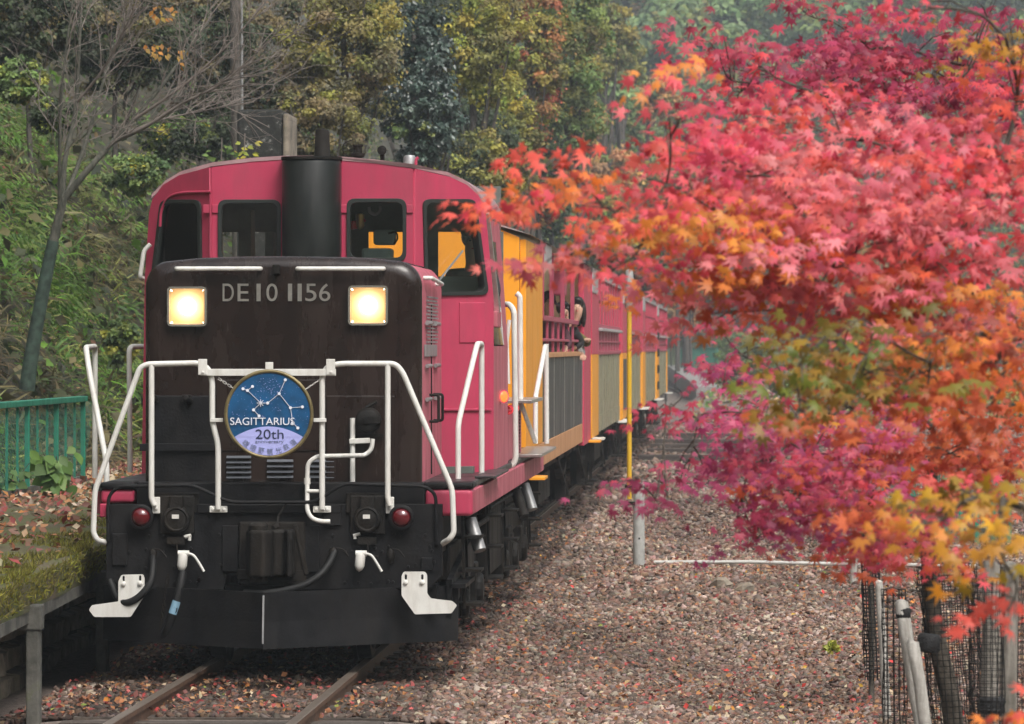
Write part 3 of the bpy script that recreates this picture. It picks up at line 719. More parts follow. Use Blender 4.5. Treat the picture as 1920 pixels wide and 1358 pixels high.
# ---- deck, sill, buffer beam
YE = 43.6
m = MB(); m.box((-4.72, YB + .1, ZD - .05), (-1.98, YE, ZD)); m.build('walkway', M_deck, loco, bevel=.01)
for sx, x in ((1, -1.985), (-1, -4.715)):
    m = MB(); m.box((x - .03, YB + .35, 1.12), (x + .03, YE - .05, ZD - .052)); m.build('side_sill', M_pinksheen, loco, bevel=.006)
m = MB(); m.box((-1.99 - .1, 38.7 + .9, ZD + .002), (-1.80, 41.0 + 1.8, ZD + .03)); m.build('step_plate', M_alu, loco, bevel=.004)
m = MB(); m.box((-2.02, 33.3, ZD + .002), (-1.86, 35.2, ZD + .02)); m.build('step_plate', M_deck, loco, bevel=.004)
# beam plate
bx = [at(px, py, YB) for px, py in ((200, 945), (830, 945), (830, 1080), (806, 1103), (560, 1106), (556, 1078), (425, 1078), (421, 1106), (222, 1103), (200, 1085))]
q = [[(p.x, p.z) for p in bx]]
Mx, _, _ = frame(Vector((0, YB, 0)), (1, 0, 0)); me = flat_mesh(q, .06, Mx)
beam = put('buffer_beam', me, M_beam, loco, bevel=.006)
a = at(256, 905, YB); b = at(796, 948, YB); m = MB(); m.box((a.x, YB + .01, b.z), (b.x, YB + .25, a.z)); m.build('deck_edge', M_beam, loco, bevel=.008)
a = at(370, 945, YB - .02); b = at(640, 962, YB - .02); m = MB(); m.box((a.x, YB - .06, b.z), (b.x, YB - .032, a.z)); m.build('beam_ledge', M_beam, beam, bevel=.006)
for x0, x1, sgn in ((797, 886, 1), (187, 250, -1)):
    a = at(x0, 918, YB); b = at(x1, 968 if sgn > 0 else 944, YB)
    m = MB(); m.box((a.x, YB - .005 + (.02 if sgn > 0 else .04), b.z), (b.x, YB + .36, a.z)); m.build('corner_panel', M_pink, loco, bevel=.03, seg=4)
    a = at(x0, 905, YB); b = at(x1, 917, YB); m = MB(); m.box((a.x, YB + .01, b.z), (b.x + .005, YB + .37, a.z)); m.build('corner_cap', M_beam, loco, bevel=.02, seg=3)
a = at(186, 945, YB); b = at(199, 970, YB); m = MB(); m.box((a.x, YB + .02, b.z), (b.x, YB + .3, a.z)); m.build('corner_panel', M_pink, loco, bevel=.008)
# bolts and plates on the beam
m = MB(); random.seed(3)
for k in range(70):
    px = random.uniform(215, 815); py = random.choice((1000, 1030, 1060, 1090)) + random.uniform(-6, 6)
    p = at(px, py, YB - .03); m.lathe((p.x, YB - .028, p.z), (0, -1, 0), [(0, .013), (.012, .012), (.014, 0)], 6)
m.build('bolts', M_beam, beam, kind='stuff')
for x0, y0, x1, y1 in ((418, 985, 448, 1072), (570, 985, 600, 1072), (212, 1000, 240, 1060), (790, 1045, 812, 1070), (606, 960, 640, 985)):
    a = at(x0, y0, YB); b = at(x1, y1, YB); m = MB(); m.box((a.x, YB - .055, b.z), (b.x, YB - .03, a.z)); m.build('beam_bracket', M_beam, beam, bevel=.006)
# marker lamps
for cx, cy in ((267, 969), (754, 970)):
    p = at(cx, cy, YB - .03); m = MB(); m.lathe((p.x, YB - .03, p.z), (0, -1, 0), [(0, .09), (.05, .088), (.085, .092), (.09, .086), (.09, .07), (.07, .068)], 28); ml = m.build('marker_lamp', M_beam, beam, smooth=40)
    m = MB(); m.lathe((p.x, YB - .03, p.z), (0, -1, 0), [(.06, .070), (.085, .066), (.105, .048), (.115, .02), (.117, 0)], 24); m.build('lens', M_redlens, ml, smooth=60)
# jumper sockets
for cx in (333, 690):
    p = at(cx, 968, YB - .03); js = MB(); js.box((p.x - .125, YB - .07, p.z - .13), (p.x + .125, YB - .03, p.z + .15)); js.box((p.x - .16, YB - .05, p.z + .02), (p.x + .16, YB - .03, p.z + .17)); jo = js.build('jumper_socket', M_grime, beam, bevel=.01)
    m = MB(); m.lathe((p.x, YB - .07, p.z - .02), (0, -1, 0), [(0, .10), (.03, .10), (.05, .092), (.055, .08), (.045, .07), (.05, .05), (.055, 0)], 24); m.build('socket_cap', M_grime, jo, smooth=35)
    m = MB(); m.box((p.x - .028, YB - .135, p.z - .015), (p.x + .022, YB - .124, p.z + .015)); m.build('tag_plate', M_white, jo)
    m = MB(); m.box((p.x - .05, YB - .12, p.z + .06), (p.x + .05, YB - .06, p.z + .15)); m.build('hinge_block', M_grime, jo, bevel=.008); m = MB(); m.box((p.x - .07, YB - .09, p.z - .2), (p.x + .06, YB - .03, p.z - .15)); m.tube([(p.x, YB - .08, p.z - .2), (p.x + .005, YB - .08, p.z - .27), (p.x + .08, YB - .09, p.z - .29)], .008, 6); m.build('release_lever', M_grime, jo)
for cx, cy in ((352, 1006), (669, 1003)):
    p = at(cx, cy, YB - .06); m = MB(); m.tube([p - Vector((.025, 0, .005)), p + Vector((.025, 0, .01))], .014, 8); m.tube([p - Vector((.015 if cx > 500 else -.015, 0, 0)), p - Vector((.012 if cx > 500 else -.012, 0, .03))], .012, 8); m.build('cock_knob', M_white, beam, smooth=50)
# coupler
p = at(512, 1035, YB); cp = MB()
cp.loft([[Vector((p.x + x, YB + y, z)) for x, y in ((-.17, -.02), (-.17, -.22), (-.13, -.34), (-.03, -.38), (.02, -.30), (.03, -.22), (.10, -.20), (.13, -.28), (.17, -.26), (.17, -.02))] for z in (p.z - .17, p.z + .17)])
co = cp.build('coupler', M_grime, loco, bevel=.03, seg=3)
m = MB(); m.lathe((p.x - .08, YB - .26, p.z - .2), (0, 0, 1), [(0, .07), (.40, .07), (.42, .05), (.42, 0)], 16); m.build('knuckle', M_grime, co, smooth=40)
m = MB(); m.box((p.x - .24, YB - .07, p.z - .24), (p.x + .24, YB - .02, p.z + .22)); m.build('coupler_plate', M_grime, co, bevel=.012)
m = MB(); m.bar((p.x + .17, YB - .06, p.z + .2), (p.x + .25, YB - .06, p.z - .16), .03, .05, (0, 1, 0)); m.bar((p.x - .25, YB - .06, p.z - .16), (p.x + .25, YB - .06, p.z - .17), .03, .08); m.build('coupler_guard', M_grime, co, bevel=.006)
m = MB(); m.tube([at(520, 985, YB - .15), at(522, 968, YB - .1), at(536, 945, YB - .08)], .008, 6); m.tube([at(520, 985, YB - .15), at(512, 990, YB - .2)], .016, 6); m.build('lift_chain', M_grime, co)
# uncoupling rod across the front
tubepx('uncoupling_rod', [(203, 1015, YB - .05), (203, 930, YB - .05), (222, 912, YB - .08), (362, 910, YB - .09), (430, 942, YB - .1), (592, 942, YB - .1), (642, 907, YB - .09), (796, 912, YB - .08), (817, 926, YB - .05), (819, 1022, YB - .05)], .013, M_beam, beam, fil=.07)
# ---- handrails
HR = YB - .10
hr = tubepx('handrail', [(290, 948, HR), (284, 936, HR), (284, 684, HR)], .021)
tubepx('handrail', [(200, 1018, YB), (183, 1014, HR), (175, 1000, HR), (178, 920, HR), (262, 690, HR), (276, 683, HR), (372, 681, HR), (390, 690, HR), (398, 712, HR), (398, 790, HR), (409, 834, HR), (409, 955, HR)], .021, fil=.05)
tubepx('handrail', [(727, 684, HR), (727, 934, HR), (731, 948, HR)], .021)
tubepx('handrail', [(828, 1020, YB), (842, 1012, HR), (851, 1000, HR), (848, 918, HR), (756, 700, HR), (742, 682, HR), (640, 682, HR), (615, 686, HR), (604, 704, HR), (604, 955, HR)], .021, fil=.05)
for cx, cy, kind in ((293, 945, 1), (731, 945, 1), (410, 955, 2), (604, 955, 2)):
    p = at(cx, cy, YB - .06); m = MB()
    if kind == 1: m.box((p.x - .03, YB - .07, p.z - .07), (p.x + .03, YB - .04, p.z + .05))
    else: m.box((p.x - .065, YB - .08, p.z - .024), (p.x + .065, YB - .06, p.z + .024))
    for dx in ((-.04, .04) if kind == 2 else (0,)): m.lathe((p.x + dx, YB - .075, p.z - (.03 if kind == 1 else 0)), (0, -1, 0), [(0, .017), (.012, .015), (.014, 0)], 6)
    m.build('rail_foot', M_white, loco, bevel=.006)
# flat bar carrying the headboard
m = MB(); a = at(376, 692, HR - .03); b = at(630, 705, HR - .03); m.box((a.x, HR - .04, b.z), (b.x, HR - .025, a.z)); fb = m.build('headboard_bar', M_white, loco, bevel=.003)
for cx in (381, 621):
    p = at(cx, 689, HR - .03); m = MB(); m.box((p.x - .035, HR - .05, p.z - .055), (p.x + .03, HR - .041, p.z + .06)); m.lathe((p.x, HR - .05, p.z - .035), (0, -1, 0), [(0, .012), (.008, .01), (.009, 0)], 8); m.build('bar_clamp', M_white, loco, bevel=.004)
for x0, x1, y0 in ((394, 418, 788), (588, 612, 788)):
    m = MB(); m.bar(at(x0, y0, HR - .03), at(x1, y0, HR - .03), .015, .028); m.build('headboard_arm', M_white, loco, bevel=.003)
# bent white pipes
tubepx('white_pipe', [(699, 823, YF - .1), (697, 843, YF - .1), (684, 854, YF - .1), (594, 856, HR + .05), (577, 868, HR + .05), (576, 900, HR + .05), (576, 958, HR), (584, 972, HR), (600, 978, HR), (619, 978, HR)], .017, fil=.05)
tubepx('white_pipe', [(661, 784, YF - .06), (661, 932, YF - .06)], .020)
tubepx('white_pipe', [(576, 921, HR + .02), (606, 921, HR + .02)], .014)
for p_, q_ in (((655, 828), (694, 826)), ((655, 926), (669, 926))):
    m = MB(); a = at(p_[0], p_[1], YF - .08); b = at(q_[0], q_[1], YF - .08); m.bar(a, b, .03, .04); m.build('pipe_clamp', M_white, loco, bevel=.006)
m = MB(); p = at(576, 903, HR + .05); m.tube([p - Vector((0, 0, .02)), p + Vector((0, 0, .025))], .024, 10); m.build('pipe_union', M_white, loco, smooth=40)
# walkway rails on either side
YW = 33.2
for pts in ([(187, 906, YW - 1.1), (187, 898, YW - 1.1), (160, 660, YW - 1.1), (160, 648, YW - 1.1), (180, 648, YW), (181, 660, YW), (181, 896, YW)], [(243, 888, YW + .7), (241, 648, YW + .7), (262, 650, YW + .7), (272, 650, YW + .75)], ):
    pass
tubepx('walkway_rail', [(200, 905, 32.3), (200, 870, 32.3), (168, 700, 32.5), (161, 652, 32.6), (178, 650, 33.8), (178, 896, 33.8)], .022, fil=.07)
tubepx('walkway_rail', [(244, 886, 36.5), (242, 650, 36.5), (272, 650, 36.7)], .022, fil=.06)
tubepx('walkway_rail', [(859, 898, 33.1), (859, 795, 33.1), (889, 668, 33.5), (895, 645, 33.6), (903, 645, 34.2), (903, 894, 34.2)], .022, fil=.06)
tubepx('cab_handrail', [(268, 522, 35.1), (262, 522, 35.0), (270, 470, 35.0), (282, 458, 35.0)], .018, fil=.04)
for pts, r_ in (([(968, 550, 39.6), (975, 556, 39.6), (976, 750, 39.6), (975, 770, 39.6)], .026), ([(948, 571, 38.2), (955, 571, 38.1), (964, 583, 38.0), (967, 860, 38.0), (962, 872, 38.0), (953, 876, 38.0)], .026),
                ([(1024, 645, 43.4), (1025, 832, 43.4)], .026), ([(1022, 650, 43.2), (1004, 745, 42.0), (1004, 832, 42.0)], .024), ([(978, 760, 40), (1003, 828, 42.0)], .022), ([(944, 590, 37.6), (946, 720, 37.6)], .012), ([(955, 600, 37.7), (950, 640, 37.7), (953, 720, 37.7)], .018)):
    tubepx('door_handrail', pts, r_, fil=.05)
# rear lockers, shelf and tail lamp
m = MB(); m.box((-2.45, YR + .1, ZD), (-2.03, 40.6, 1.80)); lk = m.build('side_locker', M_pinksheen, loco, bevel=.01)
m = MB(); m.box((-2.30, 39.0, 1.84), (-1.86, 41.3, 1.87)); m.build('shelf', M_alu, lk, bevel=.004)
m = MB()
for k in range(14): m.lathe((-2.03, 40.2, ZD + .03 + k * .03), (1, 0, 0), [(0, .014), (.01, .01), (.011, 0)], 6)
m.build('rivets', M_grime, lk, kind='stuff')
pts = [Vector((-2.0 + .035 * math.cos(t), 37.6 + t * .022, 1.80 + .035 * math.sin(t))) for t in np.linspace(0, 60, 160)]
m = MB(); m.tube(pts, .006, 5); m.build('spring', M_red, lk)
p = at(941, 744, 36.4); m = MB(); m.lathe((-2.02, 36.5, p.z), (.75, -.66, 0), [(-.05, .055), (.04, .055), (.07, .062), (.07, .048)], 18); tl = m.build('tail_lamp', M_pinksheen, loco, smooth=40)
m = MB(); m.lathe((-2.02, 36.5, p.z), (.75, -.66, 0), [(.072, .046), (.085, .03), (.09, 0)], 16); m.build('lens', M_taillens, tl, smooth=60)
# ---- hoses, cocks
def hose(pts, r_, mat_=M_rubber, name='brake_hose', n=10): m = MB(); m.tube(smooth_path([at(*p) for p in pts], 7), r_, n); return m.build(name, mat_, loco, smooth=60)
h1 = hose([(287, 1040, YB - .05), (287, 1058, YB - .12), (282, 1092, YB - .2), (262, 1118, YB - .22), (238, 1130, YB - .2), (220, 1120, YB - .16), (212, 1102, YB - .12), (205, 1088, YB - .1)], .026)
h2 = hose([(343, 1072, YB - .12), (338, 1100, YB - .16), (328, 1140, YB - .18), (318, 1170, YB - .16), (309, 1188, YB - .12)], .031)
m = MB(); m.tube([at(332, 1127, YB - .178), at(324, 1151, YB - .178)], .033, 12, caps=False); m.build('hose_band', M_hosemark, h2, smooth=60)
hose([(628, 1034, YB - .06), (618, 1055, YB - .12), (600, 1078, YB - .2), (570, 1097, YB - .24), (530, 1108, YB - .26), (490, 1113, YB - .26), (458, 1112, YB - .22)], .026)
for cx, cy, s_ in ((343, 1043, 1), (676, 1043, 1)):
    p = at(cx, cy, YB - .1); ck = MB(); ck.lathe(p + Vector((0, 0, .0)), (-.1, 0, -1), [(-.02, .03), (-.005, .036), (.07, .036), (.085, .03), (.10, .022), (.115, .0)], 14); ck.tube([p + Vector((-.035, 0, .02)), p + Vector((.045, 0, .02))], .022, 10); cko = ck.build('brake_cock', M_white, loco, smooth=40)
    m = MB(); m.tube(smooth_path([p + Vector((.03, -.01, .022)), p + Vector((.08, -.02, .005)), p + Vector((.12, -.02, -.05)), p + Vector((.155, -.02, -.11))], 5), .010, 8); m.build('lever', M_white, cko, smooth=50)
    m = MB(); m.tube([p + Vector((0, .0, 0)), p + Vector((0, .1, .02))], .03, 8); m.build('pipe_stub', M_beam, cko)
for cx, cy in ((287, 1040), (628, 1038), (733, 1040)):
    p = at(cx, cy, YB - .06); m = MB(); m.lathe(p + Vector((0, 0, .04)), (0 if cx != 628 else -.4, 0, -1), [(0, .015), (.02, .028), (.07, .028), (.08, .02), (.1, .02), (.105, 0)], 12); m.tube(smooth_path([p + Vector((.01, -.01, .04)), p + Vector((.06, -.02, .03)), p + Vector((.10, -.02, -.02))], 4), .006, 6); m.build('angle_cock', M_grime, loco, smooth=40)
# chain links hanging beside the hose
m = MB()
pc = [at(315, 1080, YB - .1), at(310, 1120, YB - .1), at(303, 1165, YB - .1), at(298, 1195, YB - .06)]
for k, p in enumerate(smooth_path(pc, 8)):
    e = Vector((.011, 0, 0)) if k % 2 else Vector((0, .011, 0)); u = Vector((0, 0, .017))
    m.tube([p + e + u, p + e - u, p - e - u, p - e + u], .004, 5, closed=True)
m.build('safety_chain', M_grime, loco)
# white guide plates
for poly, slots in (([(222, 1090), (228, 1078), (268, 1077), (271, 1084), (271, 1117), (245, 1157), (177, 1157), (167, 1144), (172, 1135), (222, 1128)], ((232, 1085), (263, 1084))),
                    ([(753, 1080), (757, 1072), (797, 1072), (801, 1078), (801, 1113), (808, 1122), (848, 1127), (857, 1135), (847, 1150), (778, 1152), (753, 1117)], ((761, 1082), (792, 1082)))):
    po = put('guide_plate', plate([rp(poly, 3), rr(slots[0][0] - 2.2, slots[0][1] - 5, slots[0][0] + 2.2, slots[0][1] + 5, 2), rr(slots[1][0] - 2.2, slots[1][1] - 5, slots[1][0] + 2.2, slots[1][1] + 5, 2)], .014, (0, YB - .2)), M_white, loco, bevel=.003)
    for sx_, sy_ in slots:
        p = at(sx_, sy_ + 10, YB - .2); m = MB(); m.lathe((p.x, YB - .207, p.z), (0, -1, 0), [(0, .018), (.015, .016), (.02, .008), (.021, 0)], 8); m.build('bolt', M_white, po, smooth=30)
    p = at((poly[2][0] + poly[1][0]) / 2, 1085, YB); m = MB(); m.box((p.x - .06, YB - .19, p.z - .06), (p.x + .06, YB - .03, p.z + .03)); m.build('plate_bracket', M_beam, po)
# snow plough
ap = at(506, 1224, 30.9); zt_, zb_ = at(506, 1112, 30.95).z, at(506, 1224, 30.9).z
m = MB(); xr, xl = -2.06, -4.66
for xe in (xr, xl):
    e = .02 if xe == xr else -.02
    A = [Vector((XC - .005, 30.95, zb_ + .02)), Vector((XC - .005, 30.985, (zb_ + zt_) / 2)), Vector((XC - .005, 31.0, zt_))]
    B = [Vector((xe, 31.95, zb_ + .02)), Vector((xe, 31.985, (zb_ + zt_) / 2)), Vector((xe - e * 0, 32.0, zt_))]
    Cm = [a_.lerp(b_, .6) for a_, b_ in zip(A, B)]
    th = Vector((0, .03, 0))
    rings = [A + [p + th for p in reversed(A)], Cm + [p + th for p in reversed(Cm)], B + [p + th for p in reversed(B)]]
    m.loft(rings)
plow = m.build('snow_plough', M_beam, loco)
m = MB(); m.bar((XC - .005, 30.935, zb_ + .06), (XC - .005, 30.985, zt_ - .02), .012, .012, (0, 1, 0)); m.build('plough_ridge', M_steelgrey, plow)
m = MB(); m.box((-4.5, YB + .05, .45), (-2.2, YB + .3, .62)); m.build('plough_bracket', M_beam, plow)
m = MB(); m.prism([(-2.12, 31.9, .62), (-2.0, 31.9, .62), (-2.0, 33.0, .62), (-2.12, 33.0, .62)], (0, 0, -.03)); m.prism([(-2.14, 31.9, .40), (-2.10, 31.9, .40), (-2.10, 34.5, .62), (-2.14, 34.5, .62)], (0, 0, .25)); m.build('plough_wing', M_beam, plow)
# ---- bogies and running gear
for yb, axles in ((33.9, (-.9, .9)), (40.3, (-1.6, 0, 1.6))):
    L = axles[-1] + .7
    for sx_ in (-1, 1):
        bg_ = MB(); x = XC + sx_ * 1.18
        bg_.box((x - .05, yb - L, .62), (x + .05, yb + L, .88)); bg_.box((x - .06, yb - .35, .42), (x + .08, yb + .35, .70))
        for a_ in axles: bg_.box((x - .08, yb + a_ - .17, .32), (x + .10, yb + a_ + .17, .64)); bg_.lathe((x, yb + a_, .43), (sx_, 0, 0), [(0, .13), (.13, .13), (.15, .1), (.15, 0)], 14)
        bo = bg_.build('bogie_frame', M_grime, loco, bevel=.015)
    for a_ in axles:
        for sx_ in (-1, 1):
            m = MB(); m.lathe((XC + sx_ * .535, yb + a_, .43), (sx_, 0, 0), [(-.06, .455), (-.03, .455), (-.03, .43), (.07, .425), (.07, .36), (.04, .34), (.04, .12), (.09, .1), (.09, 0)], 28); m.build('wheel', M_grime, bo, smooth=35)
        m = MB(); m.tube([(XC - .6, yb + a_, .43), (XC + .6, yb + a_, .43)], .08, 12); m.build('axle', M_grime, bo)
m = MB(); m.box((XC - 1.2, YB + .3, .85), (XC + 1.2, YE - .1, 1.1)); m.build('underframe', M_grime, loco)
for q in (.75, -1.3): m = MB(); m.box((XC + q, 36.2, .45), (XC + q + .55, 38.2, 1.08)); m.build('fuel_tank', M_grime, loco, bevel=.03)
for y_, zl in ((32.6, .40), (35.4, .45), (37.9, .4), (42.3, .4)):
    m = MB(); x = XC + 1.30
    for dy in (0, .38): m.bar((x, y_ + dy, 1.13), (x + .02, y_ + dy, zl), .02, .05, (0, 1, 0))
    for zz in (zl + .02, zl + .27, zl + .52): m.box((x - .06, y_, zz), (x + .14, y_ + .38, zz + .02))
    m.build('step_ladder', M_grime, loco)
for y_, mt in ((32.9, M_steelgrey), (39.6, M_grime), (41.2, M_steelgrey)):
    m = MB(); m.tube([(XC + 1.34, y_, 1.05), (XC + 1.42, y_ - .08, .82)], .05, 12); m.build('sand_pipe', mt, loco, smooth=40)
m = MB(); m.tube(fillet([(XC + 1.3, 36.0, 1.02), (XC + 1.3, 41.5, 1.02), (XC + 1.3, 41.8, .8)], .1), .022, 8); m.tube([(XC + 1.33, 33.0, .96), (XC + 1.33, 36.4, .96)], .02, 8); m.build('air_pipe', M_grime, loco)

# ------------------------------------------------------------------ headboard (hangs on the bar)
BY = HR - .09
bc = at(504, 777, BY); RB = 84 / 8250 * BY
hb = thing('headboard', 'round blue headboard with a star constellation hung on the locomotive front', 'headboard', tuple(bc))
def bpt(x, y): return Vector((bc.x + (x - 675) / 555 * RB, 0, bc.z - (y - 700) / 555 * RB))
def disc(c, r, y, th, n=40): m = MB(); m.lathe((c.x, y, c.z), (0, -1, 0), [(0, r), (th, r), (th, 0)], n); return m
disc(bc, RB * .975, BY + .012, .012, 64).build('board', M_blue, hb, smooth=40)
ringp = [Vector((bc.x + RB * .965 * math.cos(t), BY + .004, bc.z + RB * .965 * math.sin(t))) for t in np.linspace(0, 2 * math.pi, 65)[:-1]]
m = MB(); m.tube(ringp, .014, 8, closed=True); m.build('rim', M_badgerim, hb, smooth=60)
# lavender lower segment
arc = []
for t in np.linspace(-1, 1, 25): arc.append((675 + t * 432, 852 + 133 * t * t))
low = []
Ri = 512
a0 = math.atan2(285, 432)
for t in np.linspace(a0, math.pi - a0, 40): low.append((675 + Ri * math.cos(t), 700 + Ri * math.sin(t)))
poly = [bpt(x, y) for x, y in arc + low]
m = MB(); m.prism([Vector((p.x, BY - .003, p.z)) for p in poly], (0, .003, 0)); m.build('lower_panel', M_lav, hb)
dots = {'a': (355, 382), 'b': (410, 403), 'c': (473, 354), 'd': (575, 560), 'e': (662, 560), 'f': (806, 443), 'g': (882, 271), 'h': (947, 618), 'i': (1096, 608), 'j': (486, 645), 'k': (555, 720), 'l': (975, 805), 'm': (1040, 870)}
for k, (x, y) in dots.items():
    p = bpt(x, y); disc(p, RB * .034, BY - .006, .004, 14).build('star', M_badgewhite, hb)
m = MB(); p = bpt(575, 560)
for k in range(8):
    a = k * math.pi / 4; m.bar((p.x, BY - .012, p.z), (p.x + RB * .085 * math.cos(a), BY - .012, p.z + RB * .085 * math.sin(a)), .004, .006, (0, 1, 0))
m.build('bright_star', M_badgewhite, hb)
for s in ('ab', 'bc', 'bd', 'de', 'ef', 'fg', 'fh', 'hi', 'hl', 'lm', 'dj', 'jk'):
    p, q = bpt(*dots[s[0]]), bpt(*dots[s[1]]); m = MB(); m.bar((p.x, BY - .004, p.z), (q.x, BY - .004, q.z), .003, .0055, (0, 1, 0)); m.build('star_line', M_badgewhite, hb)
m = MB(); random.seed(9)
for k in range(260):
    a = random.uniform(0, 2 * math.pi); r_ = Ri * math.sqrt(random.random()); x, y = 675 + r_ * math.cos(a), 700 + r_ * math.sin(a)
    if random.random() < .35: x = random.gauss(680, 130); y = random.gauss(390, 70)
    if y > 830 or (x - 675) ** 2 + (y - 700) ** 2 > Ri * Ri: continue
    p = bpt(x, y); q = random.choice((.004, .005, .006, .010)) * RB * 1.0
    m.add([(p.x - q, BY - .0025, p.z), (p.x, BY - .0025, p.z - q), (p.x + q, BY - .0025, p.z), (p.x, BY - .0025, p.z + q)], [(0, 1, 2, 3)])
m.build('star_speckle', M_lav, hb, kind='stuff')
def btext(txt, x, y, h, wd, mt, rot=0, name='lettering', dy=.007, depth=.003):
    me = text_mesh(txt, h / 555 * RB, depth, width=(wd / 555 * RB) if wd else None); p = bpt(x, y)
    me.transform(Matrix.Translation((p.x, BY - dy + depth, p.z)) @ Matrix.Rotation(rot, 4, 'Y') @ Matrix.Rotation(R(90), 4, 'X'))
    return put(name, me, mt, hb)
btext('SAGITTARIUS', 597, 833, 92, 805, M_badgewhite, dy=.010)
btext('20th', 686, 1006, 118, 350, M_badgedark)
btext('anniversary', 686, 1068, 50, 355, M_badgegrey)
for ch, x, y, a in zip('嵯峨野観光鉄道', (372, 468, 574, 690, 806, 908, 1002), (1088, 1148, 1188, 1198, 1180, 1136, 1076), (36, 24, 12, 0, -12, -24, -36)):
    btext(ch, x, y, 74, 74, M_badgegrey, rot=R(a))
m = MB(); p = at(505, 687, HR - .05); m.box((p.x - .028, HR - .06, p.z - .05), (p.x + .028, HR - .045, p.z + .03)); m.build('lug', M_white, hb, bevel=.004)
for a_, b_ in (((410, 710), (437, 728)), ((600, 712), (573, 730))):
    m = MB(); p, q = at(*a_, HR - .03), at(*b_, BY)
    for k in range(6):
        c_ = p.lerp(q, (k + .5) / 6); d_ = (q - p) / 6 * .62; e = Vector((0, .006, .0)) if k % 2 else Vector((.003, 0, .006))
        m.tube([c_ - d_ + e, c_ + d_ + e, c_ + d_ - e, c_ - d_ - e], .003, 5, closed=True)
    m.build('chain', M_alu, hb)

